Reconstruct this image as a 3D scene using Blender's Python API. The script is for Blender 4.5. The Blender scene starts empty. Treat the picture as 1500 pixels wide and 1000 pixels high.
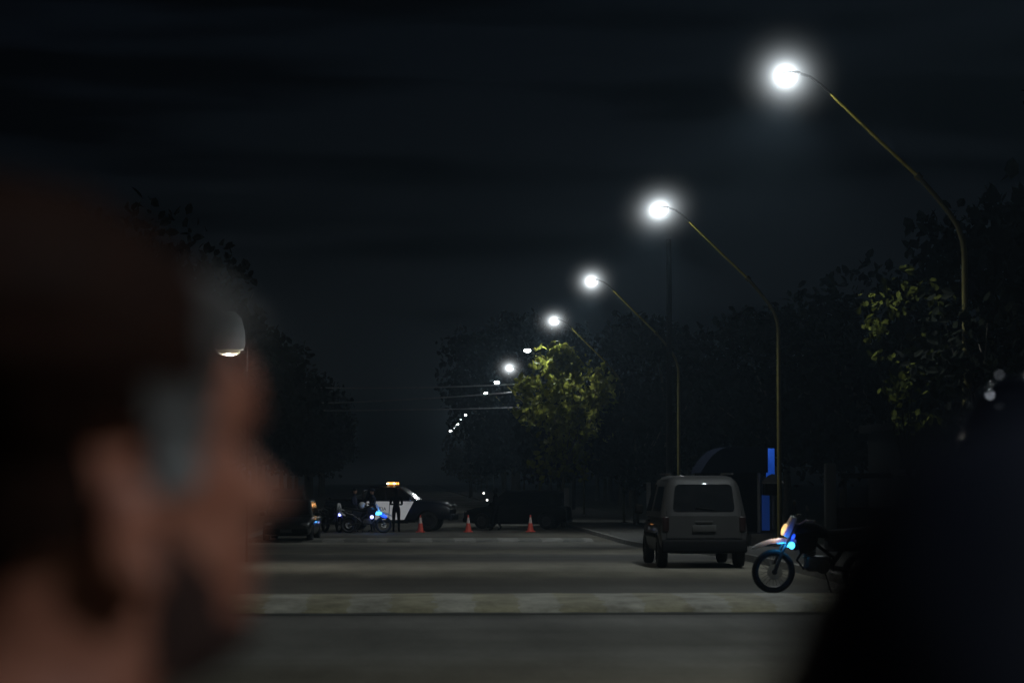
import bpy, bmesh, math, random
from mathutils import Vector, Matrix, Euler, noise
PI = math.pi
R = math.radians
SC = bpy.context.scene
COL = SC.collection

# ------------------------------------------------------------------ helpers
class MB:
    """collects simple shapes, then builds ONE mesh object"""
    def __init__(s):
        s.v = []; s.f = []; s.m = []
    def add(s, vs, fs, m=0):
        o = len(s.v)
        s.v += [Vector(p) for p in vs]
        s.f += [tuple(i + o for i in f) for f in fs]
        s.m += [m] * len(fs)
        return s
    def bm_in(s, bm, m=0):
        bm.verts.index_update()
        s.add([v.co.copy() for v in bm.verts], [[v.index for v in f.verts] for f in bm.faces], m)
        bm.free(); return s
    def box(s, c, d, rot=None, bevel=0.0, seg=2, m=0, taper=None):
        bm = bmesh.new(); bmesh.ops.create_cube(bm, size=1)
        for v in bm.verts:
            k = 1.0
            if taper and v.co.z > 0: k = taper
            v.co = Vector((v.co.x * d[0] * k, v.co.y * d[1] * k, v.co.z * d[2]))
        if bevel: bmesh.ops.bevel(bm, geom=bm.edges[:], offset=bevel, segments=seg, profile=.5, affect='EDGES')
        M = Matrix.Translation(c) @ (Euler(rot).to_matrix().to_4x4() if rot else Matrix.Identity(4))
        bmesh.ops.transform(bm, matrix=M, verts=bm.verts)
        return s.bm_in(bm, m)
    def ell(s, c, r, rot=None, u=16, v=10, m=0):
        bm = bmesh.new(); bmesh.ops.create_uvsphere(bm, u_segments=u, v_segments=v, radius=1)
        M = Matrix.Translation(c) @ (Euler(rot).to_matrix().to_4x4() if rot else Matrix.Identity(4)) @ Matrix.Diagonal((r[0], r[1], r[2], 1))
        bmesh.ops.transform(bm, matrix=M, verts=bm.verts)
        return s.bm_in(bm, m)
    def tube(s, pts, r, n=8, m=0, cap=True):
        pts = [Vector(p) for p in pts]
        rs = r if isinstance(r, (list, tuple)) else [r] * len(pts)
        vs = []; fs = []
        prev = None
        for i, p in enumerate(pts):
            a = pts[max(0, i - 1)]; b = pts[min(len(pts) - 1, i + 1)]
            t = (b - a).normalized()
            if prev is None:
                u = t.orthogonal().normalized()
            else:
                u = (prev - t * prev.dot(t)).normalized()
            prev = u; w = t.cross(u)
            for k in range(n):
                an = 2 * PI * k / n
                vs.append(p + (u * math.cos(an) + w * math.sin(an)) * rs[i])
        for i in range(len(pts) - 1):
            for k in range(n):
                fs.append((i * n + k, i * n + (k + 1) % n, (i + 1) * n + (k + 1) % n, (i + 1) * n + k))
        if cap:
            fs.append(tuple(range(n - 1, -1, -1))); fs.append(tuple((len(pts) - 1) * n + k for k in range(n)))
        return s.add(vs, fs, m)
    def lathe(s, prof, c=(0, 0, 0), axis='Z', n=24, m=0):
        """prof: (radius, height) list"""
        vs = []; fs = []
        for (r, h) in prof:
            for k in range(n):
                a = 2 * PI * k / n
                x, y, z = r * math.cos(a), r * math.sin(a), h
                if axis == 'Y': x, y, z = x, z, y
                if axis == 'X': x, y, z = z, x, y
                vs.append(Vector((x, y, z)) + Vector(c))
        for i in range(len(prof) - 1):
            for k in range(n):
                fs.append((i * n + k, i * n + (k + 1) % n, (i + 1) * n + (k + 1) % n, (i + 1) * n + k))
        return s.add(vs, fs, m)
    def loft(s, rings, cap=True, m=0):
        n = len(rings[0]); vs = [p for r in rings for p in r]; fs = []
        for i in range(len(rings) - 1):
            for k in range(n):
                fs.append((i * n + k, i * n + (k + 1) % n, (i + 1) * n + (k + 1) % n, (i + 1) * n + k))
        if cap:
            fs.append(tuple(range(n - 1, -1, -1))); fs.append(tuple((len(rings) - 1) * n + k for k in range(n)))
        return s.add(vs, fs, m)
    def quad(s, a, b, c, d, th=0.0, m=0):
        a, b, c, d = map(Vector, (a, b, c, d))
        if not th: return s.add([a, b, c, d], [(0, 1, 2, 3)], m)
        n = (b - a).cross(d - a).normalized() * th
        return s.add([a, b, c, d, a + n, b + n, c + n, d + n],
                     [(3, 2, 1, 0), (4, 5, 6, 7), (0, 1, 5, 4), (1, 2, 6, 5), (2, 3, 7, 6), (3, 0, 4, 7)], m)
    def mesh(s, name, mats, smooth=True, angle=38):
        me = bpy.data.meshes.new(name)
        me.from_pydata([tuple(p) for p in s.v], [], s.f)
        mats = mats if isinstance(mats, (list, tuple)) else [mats]
        for m in mats: me.materials.append(m)
        me.polygons.foreach_set('material_index', s.m)
        bm = bmesh.new(); bm.from_mesh(me)
        bmesh.ops.recalc_face_normals(bm, faces=bm.faces); bm.to_mesh(me); bm.free()
        if smooth:
            me.polygons.foreach_set('use_smooth', [True] * len(me.polygons))
            if angle: me.set_sharp_from_angle(angle=R(angle))
        me.update()
        return me
    def build(s, name, mats, parent=None, smooth=True, angle=38, loc=None):
        o = bpy.data.objects.new(name, s.mesh(name, mats, smooth, angle))
        COL.objects.link(o)
        if parent: o.parent = parent
        if loc: o.location = loc
        return o

def tag(o, label=None, cat=None, group=None, kind=None):
    if label: o['label'] = label
    if cat: o['category'] = cat
    if group: o['group'] = group
    if kind: o['kind'] = kind
    return o
def empty(name, loc=(0, 0, 0), rz=0.0, label=None, cat=None, group=None):
    o = bpy.data.objects.new(name, None); COL.objects.link(o)
    o.empty_display_size = .2
    o.location = loc; o.rotation_euler = (0, 0, rz)
    return tag(o, label, cat, group)
def copy_tree(o, parent=None):
    c = o.copy(); COL.objects.link(c)
    if parent: c.parent = parent
    for ch in list(o.children): copy_tree(ch, c)
    return c
def light(name, kind, loc, power, color, parent=None, radius=.05):
    l = bpy.data.lights.new(name, kind); l.energy = power; l.color = color
    if hasattr(l, 'shadow_soft_size'): l.shadow_soft_size = radius
    o = bpy.data.objects.new(name, l); COL.objects.link(o); o.location = loc
    if parent: o.parent = parent
    return o
def cut(o, cutters):
    """boolean-difference of one mesh by temporary meshes, applied at once"""
    for me in cutters:
        t = bpy.data.objects.new('tmp', me); COL.objects.link(t)
        md = o.modifiers.new('b', 'BOOLEAN'); md.object = t; md.operation = 'DIFFERENCE'; md.solver = 'EXACT'
        t.parent = o.parent
        bpy.context.view_layer.update()
        ev = o.evaluated_get(bpy.context.evaluated_depsgraph_get())
        nm = bpy.data.meshes.new_from_object(ev)
        o.modifiers.clear(); o.data = nm
        bpy.data.objects.remove(t)
    o.data.set_sharp_from_angle(angle=R(35))

# ------------------------------------------------------------------ materials
def newmat(name):
    m = bpy.data.materials.new(name); m.use_nodes = True
    return m, m.node_tree.nodes, m.node_tree.links
def pbr(name, col, rough=.6, metal=0.0, var=.15, scale=6.0, bump=0.0, coat=0.0, emis=None, es=0.0, spec=.5, trans=0.0):
    m, N, L = newmat(name); b = N['Principled BSDF']
    b.inputs['Roughness'].default_value = rough; b.inputs['Metallic'].default_value = metal
    b.inputs['Coat Weight'].default_value = coat; b.inputs['Specular IOR Level'].default_value = spec
    b.inputs['Transmission Weight'].default_value = trans
    tc = N.new('ShaderNodeTexCoord'); nz = N.new('ShaderNodeTexNoise')
    nz.inputs['Scale'].default_value = scale; nz.inputs['Detail'].default_value = 6
    L.new(tc.outputs['Object'], nz.inputs['Vector'])
    cr = N.new('ShaderNodeValToRGB')
    lo = [c * (1 - var) for c in col[:3]]; hi = [min(1, c * (1 + var)) for c in col[:3]]
    cr.color_ramp.elements[0].position = .3; cr.color_ramp.elements[1].position = .7
    cr.color_ramp.elements[0].color = (*lo, 1); cr.color_ramp.elements[1].color = (*hi, 1)
    L.new(nz.outputs['Fac'], cr.inputs['Fac']); L.new(cr.outputs['Color'], b.inputs['Base Color'])
    mr = N.new('ShaderNodeMapRange'); mr.inputs['To Min'].default_value = max(.02, rough - .08); mr.inputs['To Max'].default_value = min(1, rough + .12)
    L.new(nz.outputs['Fac'], mr.inputs['Value']); L.new(mr.outputs['Result'], b.inputs['Roughness'])
    if bump:
        bp = N.new('ShaderNodeBump'); bp.inputs['Strength'].default_value = bump; bp.inputs['Distance'].default_value = .02
        L.new(nz.outputs['Fac'], bp.inputs['Height']); L.new(bp.outputs['Normal'], b.inputs['Normal'])
    if emis:
        b.inputs['Emission Color'].default_value = (*emis, 1); b.inputs['Emission Strength'].default_value = es
    return m
def leafmat(name, a, c, trans=.35, rough=.5, spec=.4):
    m, N, L = newmat(name); b = N['Principled BSDF']; out = N['Material Output']
    g = N.new('ShaderNodeNewGeometry'); cr = N.new('ShaderNodeValToRGB')
    cr.color_ramp.elements[0].color = (*a, 1); cr.color_ramp.elements[1].color = (*c, 1)
    L.new(g.outputs['Random Per Island'], cr.inputs['Fac']); L.new(cr.outputs['Color'], b.inputs['Base Color'])
    b.inputs['Roughness'].default_value = rough; b.inputs['Specular IOR Level'].default_value = spec
    t = N.new('ShaderNodeBsdfTranslucent'); L.new(cr.outputs['Color'], t.inputs['Color'])
    mx = N.new('ShaderNodeMixShader'); mx.inputs['Fac'].default_value = trans
    L.new(b.outputs['BSDF'], mx.inputs[1]); L.new(t.outputs['BSDF'], mx.inputs[2]); L.new(mx.outputs['Shader'], out.inputs['Surface'])
    return m

def road_material():
    m, N, L = newmat('asphalt'); b = N['Principled BSDF']
    tc = N.new('ShaderNodeTexCoord')
    mp = N.new('ShaderNodeMapping'); mp.inputs['Scale'].default_value = (.16, .035, 1)     # stretched along the travel direction
    L.new(tc.outputs['Object'], mp.inputs['Vector'])
    n1 = N.new('ShaderNodeTexNoise'); n1.inputs['Scale'].default_value = 3.0; n1.inputs['Detail'].default_value = 8; n1.inputs['Roughness'].default_value = .65
    L.new(mp.outputs['Vector'], n1.inputs['Vector'])
    mp2 = N.new('ShaderNodeMapping'); mp2.inputs['Scale'].default_value = (.022, .10, 1); L.new(tc.outputs['Object'], mp2.inputs['Vector'])
    n2 = N.new('ShaderNodeTexNoise'); n2.inputs['Scale'].default_value = 1.3; n2.inputs['Detail'].default_value = 6   # cross patches
    L.new(mp2.outputs['Vector'], n2.inputs['Vector'])
    n3 = N.new('ShaderNodeTexNoise'); n3.inputs['Scale'].default_value = 14; n3.inputs['Detail'].default_value = 6
    L.new(tc.outputs['Object'], n3.inputs['Vector'])
    c1 = N.new('ShaderNodeValToRGB'); e = c1.color_ramp.elements
    e[0].position = .3; e[0].color = (.145, .137, .114, 1); e[1].position = .72; e[1].color = (.35, .333, .285, 1)
    L.new(n1.outputs['Fac'], c1.inputs['Fac'])
    c2 = N.new('ShaderNodeValToRGB'); e = c2.color_ramp.elements
    e[0].position = .42; e[0].color = (.40, .39, .36, 1); e[1].position = .58; e[1].color = (1, 1, 1, 1)
    L.new(n2.outputs['Fac'], c2.inputs['Fac'])
    mx = N.new('ShaderNodeMix'); mx.data_type = 'RGBA'; mx.blend_type = 'MULTIPLY'; mx.inputs['Factor'].default_value = .9
    L.new(c1.outputs['Color'], mx.inputs['A']); L.new(c2.outputs['Color'], mx.inputs['B'])
    c3 = N.new('ShaderNodeValToRGB'); e = c3.color_ramp.elements
    e[0].position = .3; e[0].color = (.7, .7, .7, 1); e[1].position = .7; e[1].color = (1, 1, 1, 1)
    L.new(n3.outputs['Fac'], c3.inputs['Fac'])
    mx2 = N.new('ShaderNodeMix'); mx2.data_type = 'RGBA'; mx2.blend_type = 'MULTIPLY'; mx2.inputs['Factor'].default_value = .6
    L.new(mx.outputs['Result'], mx2.inputs['A']); L.new(c3.outputs['Color'], mx2.inputs['B'])
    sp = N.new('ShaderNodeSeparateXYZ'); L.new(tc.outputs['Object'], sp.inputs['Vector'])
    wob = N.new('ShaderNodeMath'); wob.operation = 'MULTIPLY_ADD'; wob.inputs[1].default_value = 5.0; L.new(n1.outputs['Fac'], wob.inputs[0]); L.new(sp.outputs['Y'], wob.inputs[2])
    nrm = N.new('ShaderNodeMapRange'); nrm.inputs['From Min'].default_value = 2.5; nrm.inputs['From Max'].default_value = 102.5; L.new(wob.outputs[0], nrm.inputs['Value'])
    c4 = N.new('ShaderNodeValToRGB'); e = c4.color_ramp.elements; e[0].position = 0; e[0].color = (.8, .74, .6, 1); e[1].position = 1; e[1].color = (.8, .8, .8, 1)  # near end browner; beyond it lamp pools and dark gaps painted as bands
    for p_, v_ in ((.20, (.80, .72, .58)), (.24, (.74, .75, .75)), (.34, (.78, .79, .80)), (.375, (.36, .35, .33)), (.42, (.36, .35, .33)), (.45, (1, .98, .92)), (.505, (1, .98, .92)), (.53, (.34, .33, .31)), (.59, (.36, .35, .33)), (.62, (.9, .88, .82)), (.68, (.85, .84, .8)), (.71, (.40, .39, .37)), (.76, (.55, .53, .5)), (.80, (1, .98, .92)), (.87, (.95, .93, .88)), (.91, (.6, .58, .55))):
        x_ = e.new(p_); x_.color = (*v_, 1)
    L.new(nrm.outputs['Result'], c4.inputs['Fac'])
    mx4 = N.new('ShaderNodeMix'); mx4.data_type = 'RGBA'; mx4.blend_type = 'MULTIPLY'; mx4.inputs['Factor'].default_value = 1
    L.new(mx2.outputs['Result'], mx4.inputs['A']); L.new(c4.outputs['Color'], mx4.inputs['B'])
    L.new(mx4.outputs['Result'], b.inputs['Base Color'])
    b.inputs['Roughness'].default_value = .85; b.inputs['Specular IOR Level'].default_value = .25
    bp = N.new('ShaderNodeBump'); bp.inputs['Strength'].default_value = .3; bp.inputs['Distance'].default_value = .01
    L.new(n3.outputs['Fac'], bp.inputs['Height']); L.new(bp.outputs['Normal'], b.inputs['Normal'])
    return m

def hump_material(name, period, wa, yb, off=0.0, edge=-1.765):
    """alternating white / yellow painted blocks across the road, worn"""
    m, N, L = newmat(name); b = N['Principled BSDF']
    tc = N.new('ShaderNodeTexCoord'); sp = N.new('ShaderNodeSeparateXYZ'); L.new(tc.outputs['Object'], sp.inputs['Vector'])
    nz = N.new('ShaderNodeTexNoise'); nz.inputs['Scale'].default_value = 5; nz.inputs['Detail'].default_value = 8; nz.inputs['Roughness'].default_value = .7
    L.new(tc.outputs['Object'], nz.inputs['Vector'])
    def math_(op, a, c):
        n = N.new('ShaderNodeMath'); n.operation = op
        for i, x in enumerate((a, c)):
            if x is None: continue
            if isinstance(x, (int, float)): n.inputs[i].default_value = x
            else: L.new(x, n.inputs[i])
        return n.outputs[0]
    jit = math_('MULTIPLY', math_('SUBTRACT', nz.outputs['Fac'], .5), .42)
    xx = math_('ADD', math_('ADD', sp.outputs['X'], jit), off)
    fr = math_('FRACT', math_('DIVIDE', xx, period), None)
    g = math_('GREATER_THAN', fr, .52)
    mx = N.new('ShaderNodeMix'); mx.data_type = 'RGBA'; L.new(g, mx.inputs['Factor'])
    mx.inputs['A'].default_value = (*yb, 1); mx.inputs['B'].default_value = (*wa, 1)
    n2 = N.new('ShaderNodeTexNoise'); n2.inputs['Scale'].default_value = 1.6; n2.inputs['Detail'].default_value = 9; n2.inputs['Roughness'].default_value = .72
    L.new(tc.outputs['Object'], n2.inputs['Vector'])
    cr = N.new('ShaderNodeValToRGB'); e = cr.color_ramp.elements
    e[0].position = .36; e[0].color = (.34, .33, .29, 1); e[1].position = .66; e[1].color = (1, 1, 1, 1)
    L.new(n2.outputs['Fac'], cr.inputs['Fac'])
    m2 = N.new('ShaderNodeMix'); m2.data_type = 'RGBA'; m2.blend_type = 'MULTIPLY'; m2.inputs['Factor'].default_value = .9
    L.new(mx.outputs['Result'], m2.inputs['A']); L.new(cr.outputs['Color'], m2.inputs['B'])
    ed = math_('GREATER_THAN', sp.outputs['Y'], edge)  # front foot of the hump painted darker as shade
    m3 = N.new('ShaderNodeMix'); m3.data_type = 'RGBA'; L.new(ed, m3.inputs['Factor']); m3.inputs['A'].default_value = (.10, .10, .09, 1)
    L.new(m2.outputs['Result'], m3.inputs['B']); L.new(m3.outputs['Result'], b.inputs['Base Color']); b.inputs['Roughness'].default_value = .8
    return m

def sky_material():
    m, N, L = newmat('night_sky'); out = N['Material Output']; N.remove(N['Principled BSDF'])
    tc = N.new('ShaderNodeTexCoord'); nv = N.new('ShaderNodeVectorMath'); nv.operation = 'NORMALIZE'
    L.new(tc.outputs['Object'], nv.inputs[0])
    sp = N.new('ShaderNodeSeparateXYZ'); L.new(nv.outputs['Vector'], sp.inputs['Vector'])
    g = N.new('ShaderNodeValToRGB'); e = g.color_ramp.elements
    e[0].position = 0.0; e[0].color = (.0022, .0032, .0042, 1); e[1].position = .22; e[1].color = (.0012, .0022, .0042, 1)
    x = e.new(.10); x.color = (.0018, .0027, .0040, 1)
    L.new(sp.outputs['Z'], g.inputs['Fac'])
    mp = N.new('ShaderNodeMapping'); mp.inputs['Scale'].default_value = (4.5, 4.5, 42); mp.inputs['Location'].default_value = (.3, 1.7, .9)
    L.new(nv.outputs['Vector'], mp.inputs['Vector'])
    nz = N.new('ShaderNodeTexNoise'); nz.inputs['Scale'].default_value = 1.0; nz.inputs['Detail'].default_value = 4; nz.inputs['Roughness'].default_value = .45
    L.new(mp.outputs['Vector'], nz.inputs['Vector'])
    cr = N.new('ShaderNodeValToRGB'); e = cr.color_ramp.elements
    e[0].position = .42; e[0].color = (.1, .1, .12, 1); e[1].position = .54; e[1].color = (1.35, 1.35, 1.35, 1)
    L.new(nz.outputs['Fac'], cr.inputs['Fac'])
    mx = N.new('ShaderNodeMix'); mx.data_type = 'RGBA'; mx.blend_type = 'MULTIPLY'; mx.inputs['Factor'].default_value = 1
    L.new(g.outputs['Color'], mx.inputs['A']); L.new(cr.outputs['Color'], mx.inputs['B'])
    em = N.new('ShaderNodeEmission'); em.inputs['Strength'].default_value = SKY
    L.new(mx.outputs['Result'], em.inputs['Color']); L.new(em.outputs['Emission'], out.inputs['Surface'])
    return m

# ------------------------------------------------------------------ tuning
SKY = 1.0
LAMP_W = 1350.0
LEAK_W = 120.0
LAMP_C = (.86, .96, 1.0)
HAZE = .0008
HAZE_G = .72
F = 85 / 36 * 1500            # focal length in photo pixels
CAM = Vector((0, 0, 1.75))
PITCH = math.atan(200 / F); YAW = math.atan(156 / math.hypot(F, 200))
CAMROT = Euler((PI / 2 + PITCH, 0, -YAW))
_CM = CAMROT.to_matrix()
def at(px, py, Y):
    """point of the place seen at a photo pixel, at distance Y down the street"""
    d = _CM @ Vector((px - 750, 500 - py, -F))
    return CAM + d * (Y / d.y)
def gz(Y):
    """level of the road surface: it dips gently towards the junction"""
    t = min(1, max(0, (Y - 48) / 34)); t = t * t * (3 - 2 * t)
    return -.44 * t

# ------------------------------------------------------------------ camera, world
cam = bpy.data.cameras.new('camera'); cam.lens = 85; cam.sensor_width = 36
cam.clip_start = .05; cam.clip_end = 3000
cam.dof.use_dof = True; cam.dof.focus_distance = 95; cam.dof.aperture_fstop = 2.7; cam.dof.aperture_blades = 0
co = bpy.data.objects.new('camera', cam); COL.objects.link(co); co.location = CAM; co.rotation_euler = CAMROT
SC.camera = co
W = bpy.data.worlds.new('World'); SC.world = W; W.use_nodes = True
wn, wl = W.node_tree.nodes, W.node_tree.links
bg = wn['Background']
st = wn.new('ShaderNodeTexSky'); st.sky_type = 'NISHITA'; st.sun_disc = False; st.sun_elevation = R(-8); st.sun_rotation = R(200)
wl.new(st.outputs['Color'], bg.inputs['Color']); bg.inputs['Strength'].default_value = .05
vs = wn.new('ShaderNodeVolumeScatter'); vs.inputs['Color'].default_value = (.60, .82, 1, 1)
vs.inputs['Density'].default_value = HAZE; vs.inputs['Anisotropy'].default_value = HAZE_G
wl.new(vs.outputs['Volume'], wn['World Output'].inputs['Volume'])
SC.view_settings.view_transform = 'Standard'; SC.view_settings.look = 'None'; SC.view_settings.exposure = 0
SC.render.engine = 'CYCLES'
cy = SC.cycles
cy.use_denoising = True
try: cy.denoiser = 'OPENIMAGEDENOISE'; cy.denoising_input_passes = 'RGB_ALBEDO_NORMAL'
except Exception: pass
cy.max_bounces = 4; cy.diffuse_bounces = 2; cy.glossy_bounces = 2; cy.transmission_bounces = 3; cy.transparent_max_bounces = 8
cy.volume_bounces = 0; cy.caustics_reflective = False; cy.caustics_refractive = False
cy.use_light_tree = True; cy.sample_clamp_indirect = 2.0; cy.light_sampling_threshold = 0.002

M = {}
M['pole'] = pbr('yellow_pole_paint', (.085, .072, .016), .45, var=.2, scale=9)  # pole yellow darkened to stand for shade below the lamp
M['armpaint'] = pbr('yellow_arm_paint', (.34, .29, .05), .45, var=.2, scale=9)  # same yellow lightened as if lit by the lamp
M['darkmetal'] = pbr('dark_lamp_neck', (.01, .01, .01), .8, spec=.1)
M['housing'] = pbr('lamp_housing_grey', (.03, .03, .032), .5)
M['lens'] = pbr('lit_lamp_glass', (.8, .85, .9), .3, emis=(.9, .97, 1), es=40)
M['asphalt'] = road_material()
def halo_material(R_, A):
    m, N, L = newmat('glowing_mist'); out = N['Material Output']; N.remove(N['Principled BSDF'])
    tc = N.new('ShaderNodeTexCoord'); ln = N.new('ShaderNodeVectorMath'); ln.operation = 'LENGTH'
    L.new(tc.outputs['Object'], ln.inputs[0])
    mr = N.new('ShaderNodeMapRange'); mr.inputs['From Min'].default_value = 0; mr.inputs['From Max'].default_value = R_
    mr.inputs['To Min'].default_value = 1; mr.inputs['To Max'].default_value = 0
    L.new(ln.outputs['Value'], mr.inputs['Value'])
    pw = N.new('ShaderNodeMath'); pw.operation = 'POWER'; pw.inputs[1].default_value = 4.0; L.new(mr.outputs['Result'], pw.inputs[0])
    ml = N.new('ShaderNodeMath'); ml.operation = 'MULTIPLY'; ml.inputs[1].default_value = A; L.new(pw.outputs[0], ml.inputs[0])
    em = N.new('ShaderNodeEmission'); em.inputs['Color'].default_value = (.86, .95, 1, 1)
    sq = N.new('ShaderNodeMath'); sq.operation = 'MULTIPLY'; L.new(ln.outputs['Value'], sq.inputs[0]); L.new(ln.outputs['Value'], sq.inputs[1])
    ex = N.new('ShaderNodeMath'); ex.operation = 'MULTIPLY'; ex.inputs[1].default_value = -1 / .15 ** 2; L.new(sq.outputs[0], ex.inputs[0])
    ep = N.new('ShaderNodeMath'); ep.operation = 'EXPONENT'; L.new(ex.outputs[0], ep.inputs[0])
    ec = N.new('ShaderNodeMath'); ec.operation = 'MULTIPLY_ADD'; ec.inputs[1].default_value = 14.0; L.new(ep.outputs[0], ec.inputs[0]); L.new(ml.outputs[0], ec.inputs[2])
    e2 = N.new('ShaderNodeMath'); e2.operation = 'MULTIPLY'; e2.inputs[1].default_value = -1 / .30 ** 2; L.new(sq.outputs[0], e2.inputs[0])
    e3 = N.new('ShaderNodeMath'); e3.operation = 'EXPONENT'; L.new(e2.outputs[0], e3.inputs[0])
    e4 = N.new('ShaderNodeMath'); e4.operation = 'MULTIPLY_ADD'; e4.inputs[1].default_value = 1.7; L.new(e3.outputs[0], e4.inputs[0]); L.new(ec.outputs[0], e4.inputs[2]); ec = e4
    L.new(ec.outputs[0], em.inputs['Strength']); L.new(em.outputs['Emission'], out.inputs['Volume'])
    return m
M['halo'] = halo_material(1.35, .50)  # self-glowing ball painted in as glare around a lamp
M['kerb'] = pbr('kerb_concrete', (.16, .155, .135), .85, var=.3, scale=3, bump=.3)
M['walk'] = pbr('pavement_tiles', (.06, .058, .05), .85, var=.3, scale=2, bump=.3)
M['earth'] = pbr('dark_earth_grass', (.030, .034, .018), .95, var=.5, scale=1.5, bump=.5)
M['bark'] = pbr('bark', (.085, .07, .05), .9, var=.4, scale=12, bump=.6)
M['darkbark'] = pbr('black_bark', (.004, .004, .003), .95, spec=.03)
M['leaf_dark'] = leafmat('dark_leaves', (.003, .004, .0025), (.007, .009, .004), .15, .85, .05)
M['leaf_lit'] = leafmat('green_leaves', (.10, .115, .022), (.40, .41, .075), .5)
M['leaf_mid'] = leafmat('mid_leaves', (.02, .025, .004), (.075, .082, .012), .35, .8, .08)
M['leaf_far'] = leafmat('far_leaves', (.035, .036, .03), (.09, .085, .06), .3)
M['rubber'] = pbr('tyre_rubber', (.012, .012, .012), .85, var=.3)
M['rim'] = pbr('wheel_rim_metal', (.06, .06, .06), .45, metal=.8)
M['glass'] = pbr('dark_car_glass', (.008, .009, .010), .08, var=.1, spec=.6)
M['vanwhite'] = pbr('white_van_paint', (.025, .025, .024), .6, var=.14, scale=2.5, coat=.2)
M['plastic'] = pbr('black_plastic', (.004, .004, .0042), .75, spec=.15)
M['navy'] = pbr('navy_police_paint', (.008, .011, .022), .3, var=.1, coat=.6)
M['mattblack'] = pbr('dull_black_paint', (.004, .004, .004), .7, spec=.2)
M['black'] = pbr('black_car_paint', (.008, .009, .010), .3, var=.15, coat=.6)
M['whitedoor'] = pbr('white_door_paint', (.82, .83, .84), .4, var=.08, scale=2, emis=(.9, .95, 1), es=.17)  # faint emission added so the doors look more strongly lit
M['lettering'] = pbr('dark_lettering', (.03, .035, .06), .6)
M['chrome'] = pbr('chrome', (.7, .7, .7), .15, metal=1, var=.05)
M['headlight'] = pbr('unlit_headlight', (.45, .46, .47), .12, metal=.6, var=.1)
M['tail'] = pbr('red_tail_lamp', (.012, .004, .0035), .3)
M['plate'] = pbr('number_plate', (.05, .05, .048), .5)
M['amber'] = pbr('lit_amber_lens', (.8, .25, .03), .3, emis=(1, .33, .05), es=6)
M['amber_hot'] = pbr('lit_amber_core', (.9, .6, .2), .3, emis=(1, .72, .36), es=9)
M['amber_dim'] = pbr('dim_amber_lens', (.5, .12, .02), .3, emis=(1, .22, .02), es=.6)
M['blue_hot'] = pbr('lit_blue_lens', (.1, .4, 1), .3, emis=(.05, .48, 1), es=5)
M['blue_deep'] = pbr('lit_deep_blue_lens', (.02, .08, .8), .3, emis=(.02, .09, 1), es=1.6)
M['blue_white'] = pbr('lit_blue_white_lens', (.3, .3, 1), .3, emis=(.35, .4, 1), es=5)
M['headlit'] = pbr('lit_yellow_headlight', (.9, .7, .3), .25, emis=(1, .66, .26), es=1.0)
M['white_pt'] = pbr('lit_white_point', (.9, .9, .9), .3, emis=(1, .98, .9), es=3)
M['bikewhite'] = pbr('white_motorcycle_plastic', (.62, .62, .62), .35, var=.06)
M['bikeblue'] = pbr('blue_motorcycle_plastic', (.02, .06, .35), .35, var=.1)
M['alloy'] = pbr('engine_alloy', (.09, .09, .09), .4, metal=.8, var=.25, scale=30)
M['steel'] = pbr('dark_steel', (.04, .04, .042), .45, metal=.5)
M['seat'] = pbr('black_vinyl', (.012, .012, .012), .55)
M['cone'] = pbr('orange_cone_rubber', (.72, .085, .05), .5, var=.1)
M['coneband'] = pbr('white_cone_band', (.6, .5, .46), .4)
M['uniform'] = pbr('navy_uniform_cloth', (.016, .024, .055), .85, var=.25, scale=20)
M['blackcloth'] = pbr('black_cloth', (.004, .004, .005), .95, var=.25, scale=20, spec=.04)
M['skin'] = pbr('skin', (.36, .20, .14), .55, var=.12, scale=14)
M['shoe'] = pbr('black_leather', (.01, .01, .01), .4)
M['wall'] = pbr('dark_stucco', (.004, .004, .004), .95, spec=.04, var=.3, scale=3, bump=.3)
M['palewall'] = pbr('pale_render', (.34, .34, .33), .85, var=.2, scale=4)
M['roof'] = pbr('dark_roof', (.005, .005, .005), .95, spec=.04, var=.3)
M['awning'] = pbr('blue_canvas', (.005, .007, .014), .95, var=.15, spec=.03)
M['kioskblue'] = pbr('blue_painted_panel', (.02, .07, .30), .45, var=.08, emis=(.02, .10, .55), es=.10)  # emission added in place of light falling on the panel
M['bluelit'] = pbr('lit_blue_sign_panel', (.03, .12, .6), .35, emis=(.012, .085, .55), es=.42)
M['greycap'] = pbr('grey_canvas', (.22, .23, .23), .85)
M['cable'] = pbr('grey_cable', (.6, .6, .6), .45)
M['wood'] = pbr('utility_pole_wood', (.012, .011, .010), .9, var=.3)
M['helmetwhite'] = pbr('white_helmet_shell', (.62, .62, .60), .25, var=.05, coat=.5)
M['helmetnavy'] = pbr('navy_helmet_shell', (.006, .008, .014), .22, var=.05, coat=.8)

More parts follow.
